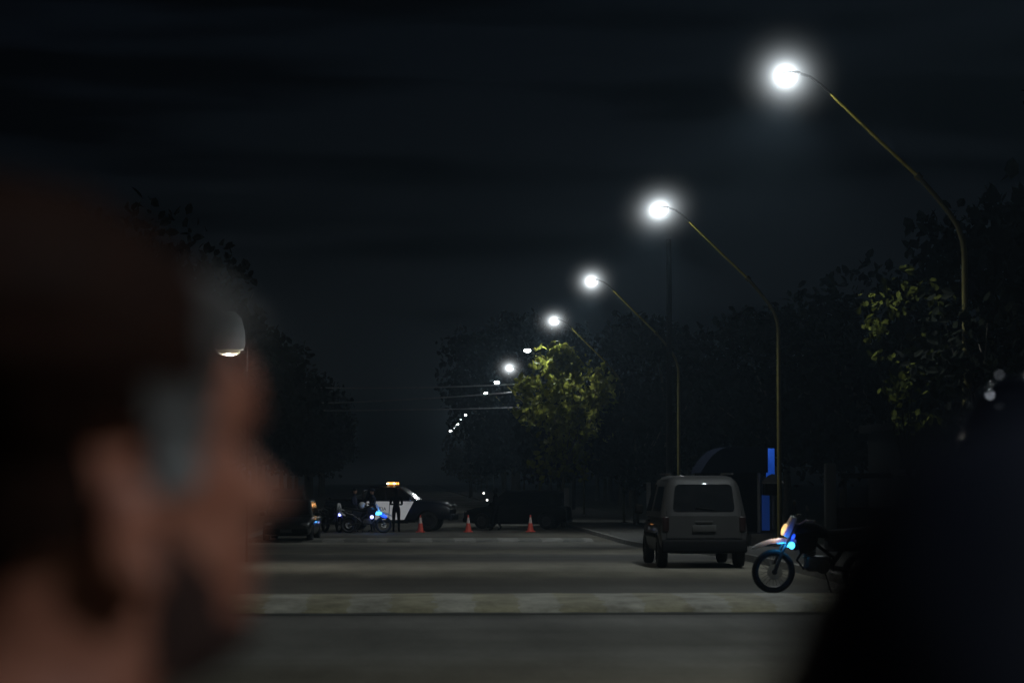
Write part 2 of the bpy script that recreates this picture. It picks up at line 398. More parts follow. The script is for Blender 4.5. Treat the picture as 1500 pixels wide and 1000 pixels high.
# ------------------------------------------------------------------ setting
YS = [-60, -20, 0, 20, 40, 48, 52, 56, 60, 64, 68, 72, 76, 80, 84, 90, 110, 160, 260, 420, 800]
KR, KL = 7.25, -5.6            # kerb lines
def strip(x0, x1, dz, nx=1):
    mb = MB(); vs_ = []; fs = []
    for y in YS:
        for i in range(nx + 1): vs_.append((x0 + (x1 - x0) * i / nx, y, gz(y) + dz))
    n = nx + 1
    for j in range(len(YS) - 1):
        for i in range(nx): fs.append((j * n + i, j * n + i + 1, (j + 1) * n + i + 1, (j + 1) * n + i))
    return mb.add(vs_, fs)
tag(strip(-900, 900, -.03, 2).build('ground', M['earth'], smooth=False), kind='structure')
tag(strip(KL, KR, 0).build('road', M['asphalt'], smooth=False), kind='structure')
def kerb_walk(xa, xb, kx):
    """pavement slab with a kerb stone strip on its road edge"""
    w = MB(); s = 1 if xb > xa else -1
    for j in range(len(YS) - 1):
        y0, y1 = YS[j], YS[j + 1]; z0, z1 = gz(y0), gz(y1)
        w.add([(kx + s * .16, y0, z0 + .135), (xb, y0, z0 + .135), (xb, y1, z1 + .135), (kx + s * .16, y1, z1 + .135),
               (xb, y0, z0 - .2), (xb, y1, z1 - .2)], [(0, 1, 2, 3), (1, 4, 5, 2)])
    k = MB()
    for j in range(len(YS) - 1):
        y0, y1 = YS[j], YS[j + 1]; z0, z1 = gz(y0), gz(y1)
        k.add([(kx, y0, z0 - .05), (kx, y1, z1 - .05), (kx + s * .02, y1, z1 + .14), (kx + s * .02, y0, z0 + .14),
               (kx + s * .16, y0, z0 + .14), (kx + s * .16, y1, z1 + .14)], [(0, 1, 2, 3), (3, 2, 5, 4)])
    return w, k
w, k = kerb_walk(KR, 12.5, KR)
tag(w.build('pavement', M['walk'], smooth=False), kind='structure'); tag(k.build('kerb', M['kerb'], smooth=False), kind='structure')
w, k = kerb_walk(KL, -9.5, KL)
tag(w.build('pavement', M['walk'], smooth=False), kind='structure'); tag(k.build('kerb', M['kerb'], smooth=False), kind='structure')
# sky dome
d = MB().ell((0, 0, 0), (1, 1, 1), u=48, v=24)
sky = d.build('sky', sky_material(), angle=None); sky.scale = (900, 900, 900); tag(sky, kind='structure')

# painted hump across the road
def speed_bump(Y, depth, h, mat, label, x0=KL + .1, x1=KR - .35):
    mb = MB(); rings = []
    prof = [(0, .0), (.02, .35 * h), (.12, .75 * h), (.30, .96 * h), (.5, h), (.70, .96 * h), (.9, .6 * h), (1, 0.0)]
    n = 40; vs_ = []; fs = []
    for i in range(n + 1):
        x = x0 + (x1 - x0) * i / n
        for (t, z) in prof:
            vs_.append((x, (t - .5) * depth + .015 * noise.noise((x * 2, t * 3, 0)), z + .004 + .006 * noise.noise((x * 1.3, t * 4, 5))))
    q = len(prof)
    for i in range(n):
        for j in range(q - 1): fs.append((i * q + j, (i + 1) * q + j, (i + 1) * q + j + 1, i * q + j + 1))
    mb.add(vs_, fs)
    o = mb.build('speed_bump', mat, loc=(0, Y, gz(Y)), angle=60)
    return tag(o, label, 'speed bump')
speed_bump(32.9, 3.6, .16, hump_material('worn_yellow_white_paint', 1.10, (.60, .57, .46), (.50, .455, .285), .19),
           'wide speed bump painted in worn yellow and white blocks across the road')
speed_bump(84.5, 3.0, .10, hump_material('worn_pale_paint', 1.5, (.30, .29, .26), (.17, .165, .14), .6),
           'far pale worn speed bump on the road before the three cones', x1=KR - .8)

# ------------------------------------------------------------------ street lamps
PX, HX, HZ = 10.05, 6.8, 8.94
def make_lamp():
    root = empty('street_lamp')
    pts = [(0, 0, 0), (0, 0, 1.2), (0, 0, 3.2), (0, 0, 5.75), (-.03, 0, 5.98), (-.12, 0, 6.25), (-.28, 0, 6.5), (-.52, 0, 6.8), (-.8, 0, 7.12)]
    MB().tube(pts, [.07, .066, .062, .055, .052, .05, .048, .046, .044], 10).build('pole', M['pole'], root)
    MB().tube([(-.78, 0, 7.10), (-.86, 0, 7.18)], .07, 10).build('collar', M['pole'], root)
    MB().tube([(-.82, 0, 7.14), (-1.6, 0, 7.88), (-2.40, 0, 8.66)], [.034, .031, .028], 8).build('arm', M['armpaint'], root)
    MB().tube([(-2.38, 0, 8.64), (-2.6, 0, 8.84), (-2.78, 0, 8.97), (-2.95, 0, 9.03)], .026, 8).build('neck', M['darkmetal'], root)
    MB().box((0, 0, .02), (.34, .34, .04), bevel=.01).build('base_plate', M['housing'], root)
    h = MB().ell((-3.16, 0, 9.03), (.22, .13, .045), rot=(0, R(-6), 0), u=20, v=10).build('housing', M['housing'], root)
    MB().ell((-3.2, 0, 8.93), (.19, .15, .10), u=16, v=8).build('lens', M['lens'], h)
    MB().ell((0, 0, 0), (1.35, 1.35, 1.35), u=24, v=14).build('light_haze', M['halo'], root, loc=(-3.22, 0, 8.985))
    return root
lamp0 = make_lamp()
dist = [20.6, 43 * 592 / 592.] + [43 * 592 / (700 - y) for y in (307, 413, 471, 513, 540, 560)]
s0 = 23.4
while len(dist) < 16: dist.append(dist[-1] + s0)
dist.append(-3.2); dist.append(-27.)
names = {1: 'closest yellow street lamp in view with its glaring white light above the small leafy tree',
         2: 'yellow street lamp rising beside the blue kiosk pillar',
         3: 'yellow street lamp whose pole stands behind the white van roof',
         4: 'lit street lamp just above the top twig of the bright green tree',
         5: 'small bright street lamp between the bright tree and the black tree crown, arm hidden',
         6: 'small glowing street lamp above the upper lit cable',
         7: 'small street lamp whose light touches the upper lit cable'}
for i, Y in enumerate(dist):
    o = lamp0 if i == 0 else copy_tree(lamp0)
    hz = gz(Y) + (.14 if True else 0)
    o.location = (PX, Y, hz)
    # all heads hang at one level: stretch the column by the few decimetres the ground falls
    o.scale = (1, 1, (HZ - hz) / (8.94 + .0))
    for ch in o.children:
        if ch.name.startswith('light_haze'):
            rr_ = random.Random(i); ch.scale = (rr_.uniform(1.0, 1.25), 1, rr_.uniform(.85, 1.05)); ch.rotation_euler = (0, rr_.uniform(-.4, .4), 0)
    lab = names.get(i, 'distant street lamp, a white point in the row before the dark far trees' if 0 < i < 16 else 'street lamp standing behind the photographer')
    if i == 0: lab = 'street lamp close to the photographer, beyond the edge of the view'
    tag(o, lab, 'street lamp', 'street lamps along the avenue')
    if i in (5, 7) or i > 7:                                  # too far or half hidden: no painted glare around these
        for ch in list(o.children):
            if ch.name.startswith('light_haze'): bpy.data.objects.remove(ch)
    q = {5: .45, 6: 3.0, 7: 2.0}.get(i, 1.0)
    light('lamp_light', 'POINT', (PX - 3.25, Y, HZ - .08), LEAK_W * q * (2.0 if i == 4 else 1), LAMP_C, radius=.17)
    if 5 <= i < 16: continue
    sl = light('lamp_beam', 'SPOT', (PX - 3.25, Y, HZ - .20), LAMP_W * q * (.5 if i == 4 else 1), LAMP_C, radius=.12)
    sl.data.spot_size = R(132); sl.data.spot_blend = .55; sl.rotation_euler = (0, R(16), 0)

# ------------------------------------------------------------------ trees
def leafy(mb, c, rr, n, size, rnd, clumps=26, flat=.8, fill=.5):
    cl = []
    for i in range(clumps):
        while True:
            p = Vector((rnd.uniform(-1, 1), rnd.uniform(-1, 1), rnd.uniform(-1, 1)))
            if fill < p.length < 1: break
        cl.append((Vector((p.x * rr[0], p.y * rr[1], p.z * rr[2])), rnd.uniform(.16, .38)))
    vs_ = []; fs = []
    for i in range(n):
        q, k = cl[rnd.randrange(clumps)]
        g = Vector((rnd.gauss(0, 1), rnd.gauss(0, 1), rnd.gauss(0, flat)))
        if g.length > 1.7: g *= 1.7 / g.length * rnd.uniform(.4, 1)
        g *= k * min(rr) * .8
        p = Vector(c) + q + g
        s = size * rnd.uniform(.6, 1.3)
        e = Euler((rnd.uniform(-1.3, 1.3), rnd.uniform(-1.3, 1.3), rnd.uniform(0, 2 * PI))).to_matrix()
        sh = [(-.5, 0, 0), (-.15, .32, .05), (.25, .25, .02), (.55, 0, -.08), (.25, -.25, .02), (-.15, -.32, .05)]
        o = len(vs_)
        vs_ += [p + e @ (Vector(t) * s) for t in sh]
        fs.append((o, o + 1, o + 2, o + 3)); fs.append((o, o + 3, o + 4, o + 5))
    mb.add(vs_, fs)
    return [Vector(c) + q for q, _ in cl]
def tree_parts(seed, h, trunk_h, rr, n, size, leaf, tr=.16, clumps=26, fill=.5, lean=(0, 0), bark='bark'):
    rnd = random.Random(seed)
    crown = MB(); c = (lean[0], lean[1], h - rr[2])
    tips = leafy(crown, c, rr, n, size, rnd, clumps, fill=fill)
    t = MB()
    top = Vector((lean[0] * .6, lean[1] * .6, trunk_h))
    t.tube([(0, 0, -.1), (.03, .02, trunk_h * .4), (lean[0] * .3, lean[1] * .3, trunk_h * .75), top], [tr * 1.25, tr, tr * .85, tr * .7], 10)
    for q in tips[:14]:
        mid = top.lerp(q, .5) + Vector((rnd.uniform(-.2, .2), rnd.uniform(-.2, .2), rnd.uniform(0, .35)))
        t.tube([top, mid, q], [tr * .45, tr * .25, tr * .08], 6)
    return crown.mesh('crown', M[leaf], smooth=False), t.mesh('trunk', M[bark])
def plant_tree(name, parts, loc, rz=0, sc=1.0, label='', cat='tree', group=None):
    r = empty(name, loc, rz, label, cat, group); r.scale = (sc, sc, sc)
    for nm, me in (('crown', parts[0]), ('trunk', parts[1])):
        o = bpy.data.objects.new(nm, me); COL.objects.link(o); o.parent = r
    return r
rnd = random.Random(4)
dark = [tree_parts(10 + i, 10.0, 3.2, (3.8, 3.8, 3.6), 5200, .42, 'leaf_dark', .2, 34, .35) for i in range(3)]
Y = 72
while Y < 300:
    x = -9.0 + rnd.uniform(-.7, .4)
    plant_tree('street_tree', dark[rnd.randrange(3)], (x, Y, gz(Y) + .1), rnd.uniform(0, 6), rnd.uniform(.85, 1.12),
               'black leafy tree silhouette lining the unlit side of the avenue', group='dark trees along the unlit side')
    Y += rnd.uniform(9, 12) * (1 + Y / 400)
Y = 38
while Y < 330:
    x = 18.0 + rnd.uniform(-1, 1.5)
    plant_tree('street_tree', dark[rnd.randrange(3)], (x, Y, gz(Y)), rnd.uniform(0, 6), rnd.uniform(.8, 1.1),
               'black leafy tree standing behind the row of street lamps', group='dark trees behind the lamps')
    Y += rnd.uniform(9, 12) * (1 + Y / 400)
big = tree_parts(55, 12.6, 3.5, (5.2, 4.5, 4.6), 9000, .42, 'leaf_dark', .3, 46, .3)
plant_tree('large_tree', big, (9.9, 218, gz(218)), 0, 1.36, 'large black domed tree behind the glowing street lamps and cables')
plant_tree('large_tree', dark[1], (13.2, 122, gz(122)), 1, 1.0, 'dark tree just behind the bright green tree crown')
# the lit tree by the fourth lamp
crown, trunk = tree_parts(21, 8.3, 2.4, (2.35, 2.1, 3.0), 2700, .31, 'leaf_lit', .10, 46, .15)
lit = plant_tree('leafy_tree', (crown, trunk), (7.15, 109.6, gz(109)), .6, 1.0, 'bright green leafy tree lit by the street lamps beyond the white van')
mb = MB(); vs_ = []
r2 = random.Random(8)
def sprig(base, tip, n, size, lf='leaf_lit'):
    t = MB(); t.tube([base, base.lerp(tip, .5) + Vector((.05, 0, .05)), tip], [.03, .02, .008], 5)
    l = MB(); leafy(l, tip, (.28, .28, .35), n, size, r2, 6, fill=.1)
    return t, l
for (px, py, bx, by, n) in ((806, 508, 818, 560, 26), (880, 540, 866, 600, 16), (812, 540, 828, 580, 24), (785, 560, 822, 620, 26), (756, 603, 810, 640, 18), (848, 560, 850, 600, 20)):
    tip = at(px, py, 109.0) - Vector((7.15, 109.6, gz(109))); base = at(bx, by, 109.6) - Vector((7.15, 109.6, gz(109)))
    q = Matrix.Rotation(-.6, 3, 'Z'); t, l = sprig(q @ base, q @ tip, n, .32)
    tw = t.build('twig', M['bark'], lit); l.build('sprig', M['leaf_lit'], tw, smooth=False)
# small tree by the first pole
crown, trunk = tree_parts(33, 5.7, 1.6, (.85, .8, 1.7), 360, .15, 'leaf_mid', .035, 34, .2, bark='darkbark')
plant_tree('small_tree', (crown, trunk), (9.25, 44.2, .14), 0, 1.0, 'small sparse green tree at the foot of the closest yellow lamp pole')
crown, trunk = tree_parts(34, 5.0, 1.8, (1.5, 1.5, 1.7), 900, .22, 'leaf_dark', .08, 24, .3)
plant_tree('small_tree', (crown, trunk), (10.15, 41.8, .14), 0, 1.0, 'small dark tree in front of the closest yellow lamp pole')
# far tree lit by the last lamps
crown, trunk = tree_parts(41, 8.4, 2.6, (3.0, 3, 3.2), 2600, .42, 'leaf_far', .18, 30, .3)
plant_tree('leafy_tree', (crown, trunk), (7.2, 268, gz(268)), 0, 1.0, 'pale far tree caught by the last lights of the lamp row')
for (x, y, s, lab) in ((8.4, 205, .9, 'dark tree under the far lamps, nearer than the pale tree'), (8.9, 140, .72, 'low dark tree under the lit cables'), (10.3, 108, .6, 'low dark tree next to the bright green tree')):
    plant_tree('street_tree', dark[2], (x, y, gz(y)), x, s, lab)

# ------------------------------------------------------------------ utility poles and cables
def utility_pole(loc, h, label, arms=True):
    r = empty('utility_pole', loc, 0, label, 'utility pole')
    MB().tube([(0, 0, -.1), (0, 0, h * .5), (0, 0, h)], [.13, .11, .09], 10).build('post', M['wood'], r)
    if arms:
        c = MB().box((0, 0, h - .4), (1.6, .1, .12), bevel=.01).build('crossarm', M['wood'], r)
        for x in (-.7, -.25, .25, .7):
            MB().lathe([(.0, .0), (.04, .0), (.055, .05), (.03, .07), (.05, .11), (.0, .14)], (x, 0, h - .34), n=10).build('insulator', M['housing'], r)
    return r
p981 = at(981, 700, 84)
utility_pole((p981.x, 84, gz(84) + .13), 10.4, 'dark utility pole standing under the second street lamp', False)
utility_pole((11.0, 158.3, gz(158)), 9.0, 'utility pole behind the bright tree holding the crossing cables')
utility_pole((-9.5, 158.3, gz(158)), 8.6, 'utility pole on the unlit side holding the crossing cables')
def cable(a, b, sag, label, r=.03):
    a, b = Vector(a), Vector(b); pts = []
    for i in range(25):
        t = i / 24; p = a.lerp(b, t); p.z -= sag * 4 * t * (1 - t); pts.append(p)
    tag(MB().tube(pts, r, 6).build('overhead_cable', M['cable'], angle=None), label, 'cable', 'cables crossing the avenue')
cable((-9.5, 158.2, 7.75), (11.0, 158.2, 8.15), .30, 'upper overhead cable crossing the avenue, lit near the lamp', .045)
cable((-9.5, 158.0, 6.55), (11.0, 158.0, 7.75), .25, 'middle overhead cable crossing the avenue with a slight slope', .045)
cable((-9.5, 158.1, 6.15), (11.0, 158.1, 6.50), .12, 'lowest overhead cable crossing the avenue behind the bright tree', .035)

# ------------------------------------------------------------------ vehicles
def wheel(parent, loc, r, w, rim='rim', spokes=5):
    t = MB().lathe([(r * .62, -w / 2), (r * .9, -w / 2), (r * .98, -w * .38), (r, -w * .2), (r, w * .2), (r * .98, w * .38), (r * .9, w / 2), (r * .62, w / 2), (r * .6, w * .3), (r * .6, -w * .3), (r * .62, -w / 2)],
                   axis='Y', n=28)
    e = empty('wheel', loc); e.parent = parent
    t.build('tyre', M['rubber'], e)
    rm = MB()
    rm.lathe([(r * .62, w * .42), (r * .56, w * .40), (r * .52, w * .1), (r * .1, w * .12), (0, w * .12)], axis='Y', n=24)
    rm.lathe([(r * .62, -w * .42), (r * .56, -w * .40), (r * .52, -w * .1), (r * .1, -w * .12), (0, -w * .12)], axis='Y', n=24)
    for s in (-1, 1):
        for k in range(spokes):
            a = 2 * PI * k / spokes
            rm.box((math.cos(a) * r * .33, s * w * .30, math.sin(a) * r * .33), (r * .5, w * .1, r * .14), rot=(0, -a, 0), bevel=.006)
        rm.lathe([(r * .16, s * w * .28), (r * .15, s * w * .38), (0, s * w * .39)], axis='Y', n=14)
    rm.build('rim', M[rim], e)
    return e
def body_loft(st):
    """st: (x, zb, zt, hw, crown) -> rounded box sections"""
    rings = []
    for (x, zb, zt, hw, cr) in st:
        h = zt - zb; r = []
        half = [(0, zb), (hw * .72, zb), (hw * .90, zb + h * .06), (hw * .97, zb + h * .22), (hw, zb + h * .5), (hw * .985, zb + h * .72),
                (hw * .955, zb + h * .88), (hw * .88, zt - h * .02), (hw * .72, zt), (hw * .4, zt + cr * .7), (0, zt + cr)]
        r += [Vector((x, y, z)) for y, z in half]
        r += [Vector((x, -y, z)) for y, z in reversed(half[1:-1])]
        rings.append(r)
    return MB().loft(rings)
def frustum(xr0, xf0, z0, w0, xr1, xf1, z1, w1, bev=.07):
    bm = bmesh.new()
    v = [bm.verts.new(p) for p in ((xr0, -w0, z0), (xf0, -w0, z0), (xf0, w0, z0), (xr0, w0, z0), (xr1, -w1, z1), (xf1, -w1, z1), (xf1, w1, z1), (xr1, w1, z1))]
    for f in ((3, 2, 1, 0), (4, 5, 6, 7), (0, 1, 5, 4), (1, 2, 6, 5), (2, 3, 7, 6), (3, 0, 4, 7)): bm.faces.new([v[i] for i in f])
    es = [e for e in bm.edges if max(e.verts[0].co.z, e.verts[1].co.z) > z0 + .01]
    bmesh.ops.bevel(bm, geom=es, offset=bev, segments=3, profile=.5, affect='EDGES')
    return MB().bm_in(bm)
def side_pt(fr, u, z, s):
    """a point on the sloping side face of a frustum: u 0..1 rear to front"""
    xr0, xf0, z0, w0, xr1, xf1, z1, w1 = fr; t = (z - z0) / (z1 - z0)
    xr = xr0 + (xr1 - xr0) * t; xf = xf0 + (xf1 - xf0) * t; w_ = w0 + (w1 - w0) * t
    return Vector((xr + (xf - xr) * u, s * w_, z))
def end_pt(fr, front, v, z):
    xr0, xf0, z0, w0, xr1, xf1, z1, w1 = fr; t = (z - z0) / (z1 - z0)
    x = (xf0 + (xf1 - xf0) * t) if front else (xr0 + (xr1 - xr0) * t)
    return Vector((x, v * (w0 + (w1 - w0) * t), z))
def pane(name, pts, out, mat, parent, off=.006, th=.004, rnd_=.0):
    o = Vector(out).normalized(); ps = [Vector(p) + o * off for p in pts]
    n = (ps[1] - ps[0]).cross(ps[3] - ps[0])
    if n.dot(o) < 0: ps.reverse()
    # rounded corners
    poly = []
    if rnd_:
        m_ = len(ps)
        for i in range(m_):
            a, b, c = ps[i - 1], ps[i], ps[(i + 1) % m_]
            p0 = b + (a - b).normalized() * rnd_; p1 = b + (c - b).normalized() * rnd_
            for t in (0, .33, .67, 1): poly.append((p0.lerp(b, t)).lerp(b.lerp(p1, t), t))
    else: poly = ps
    n_ = len(poly); q = [p - o * th * 2 for p in poly]
    mb = MB(); mb.add(poly + q, [tuple(range(n_)), tuple(range(2 * n_ - 1, n_ - 1, -1))] + [(i, n_ + i, n_ + (i + 1) % n_, (i + 1) % n_) for i in range(n_)])
    return mb.build(name, mat, parent, smooth=False)
def well(x, r, hw, y0=.48):
    ms = []
    for s in (-1, 1):
        ms.append(MB().lathe([(0, s * y0), (r, s * y0), (r, s * (hw + .3)), (0, s * (hw + .3))], (x, 0, r * .92), axis='Y', n=28).mesh('c', M['plastic']))
    return ms

def make_car(name, loc, rz, label, paint, L_=4.1, W_=1.72, H_=1.45, wr=.30, belt=.88, suv=False, detail=True):
    r = empty(name, loc, rz, label, 'car')
    hw = W_ / 2; f = L_ / 2
    st_ = [(-f, .42, belt - .16, hw * .84, .0), (-f + .06, .30, belt - .06, hw * .93, .0), (-f + .4, .22, belt, hw * .99, .01), (-.6, .20, belt + .01, hw, .01), (.4, .20, belt, hw, .01),
           (f - 1.0, .20, belt - .03, hw, .02), (f - .5, .22, belt - .10, hw * .97, .02), (f - .14, .26, belt - .20, hw * .92, .01), (f, .40, belt - .30, hw * .80, .0)]
    b = body_loft(st_).build('body', paint, r)
    xw = f - .82
    for x in (xw, -xw): cut(b, well(x, wr * 1.18, hw))
    xr = -f + (.10 if suv else .16)
    fr = (xr, f - 1.05, belt - .02, hw * .93, xr + (.22 if suv else .55), f - 1.85, H_, hw * .74)
    frustum(*fr).build('cabin', paint, r)
    pane('windshield', [end_pt(fr, True, -.86, belt + .06), end_pt(fr, True, .86, belt + .06), end_pt(fr, True, .86, H_ - .07), end_pt(fr, True, -.86, H_ - .07)], (1, 0, .6), M['glass'], r, rnd_=.06)
    pane('rear_window', [end_pt(fr, False, -.82, belt + .1), end_pt(fr, False, .82, belt + .1), end_pt(fr, False, .82, H_ - .09), end_pt(fr, False, -.82, H_ - .09)], (-1, 0, .4), M['glass'], r, rnd_=.06)
    for s in (-1, 1):
        for (u0, u1, v0, v1) in ((.10, .47, .14, .46), (.51, .90, .51, .80)):
            pane('side_window', [side_pt(fr, u0, belt + .05, s), side_pt(fr, u1, belt + .05, s), side_pt(fr, v1 + .06, H_ - .09, s), side_pt(fr, v0, H_ - .09, s)], (0, s, .25), M['glass'], r, rnd_=.04)
        m_ = MB().ell((f - 1.25, s * (hw + .09), belt + .08), (.07, .11, .075)).build('mirror', paint, r)
        h_ = MB().ell((f - .11, s * hw * .70, belt - .27), (.09, .17, .075), rot=(0, 0, s * -.25)).build('headlight', M['headlight'], r)
        MB().box((-f + .03, s * hw * .72, belt - .18), (.08, .26, .14), bevel=.02).build('tail_light', M['tail'], r)
        for x in (.05, -.95): MB().box((x, s * (hw + .006), belt - .13), (.17, .03, .03), bevel=.008).build('door_handle', M['plastic'], r)
        for x in (xw, -xw): wheel(r, (x, s * (hw - .11), wr), wr, .2)
    g = MB()
    for k in range(5): g.box((f - .035, 0, belt - .36 + k * .035), (.05, W_ * .42, .016), bevel=.004)
    g.build('grille', M['steel'], r)
    MB().box((f - .04, 0, .38), (.16, W_ * .88, .2), bevel=.05).build('bumper', M['plastic'], r)
    MB().box((f + .045, 0, .40), (.012, .40, .12), bevel=.003).build('number_plate', M['plate'], r)
    MB().box((-f + .04, 0, .40), (.16, W_ * .88, .2), bevel=.05).build('bumper', M['plastic'], r)
    return r
pc = at(424, 700, 83)
make_car('parked_car', (pc.x + .02, 84.8, gz(84)), R(-90) - .06, 'black car facing the camera with dull headlights, beside the man\'s nose', M['black'])
make_car('parked_car', (-5.2, 107.5, gz(107)), R(-90) + .05, 'dark tall car parked behind the black car with dull headlights', M['black'], L_=4.6, W_=1.85, H_=1.72, wr=.36, belt=1.02, suv=True)
cr_ = make_car('dark_car', (4.9, 105.6, gz(105)), R(180) - .25, 'dark car standing behind the dim person between two cones', M['mattblack'], L_=4.5, W_=1.8, H_=1.66, wr=.34, belt=1.0, suv=True)
for (px, py) in ((708.5, 722), (713.5, 732)):  # glowing dots stand in for glints on the dark car
    p = at(px, py, 104.2)
    o = MB().ell((0, 0, 0), (.045, .045, .045), u=10, v=6).build('marker_light', M['white_pt'], cr_)
    o.matrix_parent_inverse = (Matrix.Translation(cr_.location) @ cr_.rotation_euler.to_matrix().to_4x4()).inverted(); o.location = p

# --- white van seen from behind
def make_van():
    r = empty('white_van', (5.80, 46.9 + 2.0, 0), R(90), 'dirty white delivery van parked at the kerb, seen from behind', 'van')
    f = 2.0; hw = .86; H = 1.80
    st_ = [(-f, .36, 1.02, hw * .97, .0), (-f + .05, .30, 1.03, hw * .99, 0), (-f + .5, .27, 1.03, hw, 0), (.2, .26, 1.03, hw, 0), (.9, .26, 1.02, hw, .01), (1.25, .26, .98, hw * .99, .03),
           (1.7, .28, .86, hw * .95, .03), (1.93, .32, .72, hw * .88, .02), (f + .04, .42, .60, hw * .76, 0)]
    b = body_loft(st_).build('body', M['vanwhite'], r)
    for x in (1.22, -1.32): cut(b, well(x, .36, hw))
    fr = (-f + .005, 1.28, .98, hw * .985, -f + .16, .45, H, hw * .79)
    frustum(*fr, bev=.22).build('cabin', M['vanwhite'], r)
    rw = pane('rear_window', [end_pt(fr, False, -.74, 1.10), end_pt(fr, False, .74, 1.10), end_pt(fr, False, .77, 1.63), end_pt(fr, False, -.77, 1.63)], (-1, 0, .18), M['glass'], r, rnd_=.09, off=.008)
    pane('windshield', [end_pt(fr, True, -.85, 1.06), end_pt(fr, True, .85, 1.06), end_pt(fr, True, .85, 1.70), end_pt(fr, True, -.85, 1.70)], (1, 0, .8), M['glass'], r, rnd_=.06)
    MB().box((-f + .02, -.02, 1.16), (.02, .36, .02), rot=(R(6), 0, 0), bevel=.004).build('wiper', M['plastic'], r)
    for s in (-1, 1):
        pane('side_window', [side_pt(fr, .64, 1.08, s), side_pt(fr, .92, 1.08, s), side_pt(fr, .98, 1.60, s), side_pt(fr, .70, 1.62, s)], (0, s, .25), M['glass'], r, rnd_=.05)
        pane('side_window', [side_pt(fr, .10, 1.10, s), side_pt(fr, .52, 1.10, s), side_pt(fr, .54, 1.58, s), side_pt(fr, .12, 1.58, s)], (0, s, .25), M['glass'], r, rnd_=.05)
        t = MB().box((-f + .01, s * hw * .875, .86), (.07, .13, .30), bevel=.03, seg=3).build('tail_light', M['tail'], r)
        MB().box((.98, s * (hw + .12), 1.12), (.10, .17, .20), bevel=.04, seg=3).build('mirror', M['plastic'], r)
        MB().box((.10, s * (hw + .008), .90), (.2, .03, .035), bevel=.01).build('door_handle', M['plastic'], r)
        MB().tube([(-1.6, s * .62, H + .03), (.2, s * .62, H + .03)], .018, 6).build('roof_rail', M['vanwhite'], r)
        for x in (1.22, -1.32): wheel(r, (x, s * (hw - .10), .31), .31, .19)
        MB().box((-.1, s * (hw + .006), .62), (1.9, .02, .08), bevel=.008).build('side_moulding', M['plastic'], r)
        MB().ell((1.90, s * .62, .72), (.12, .17, .10)).build('headlight', M['headlight'], r)
    MB().box((-f - .02, 0, .43), (.18, hw * 1.94, .26), bevel=.05, seg=3).build('bumper', M['plastic'], r)
    MB().box((-f - .025, 0, .78), (.014, .46, .13), bevel=.003).build('number_plate', M['plate'], r)
    MB().box((-f - .012, 0, .90), (.03, .34, .05), bevel=.012).build('tailgate_handle', M['vanwhite'], r)
    g = MB()
    for y in (-.73, .73): g.box((-f - .002, y, .84), (.012, .008, .56))
    g.box((-f - .002, 0, .585), (.012, 1.46, .008)); g.build('tailgate_seam', M['plastic'], r)
    MB().tube([(.2, 0, H - .01), (.0, 0, H + .26)], .006, 5).build('antenna', M['plastic'], r)
    return r
make_van()

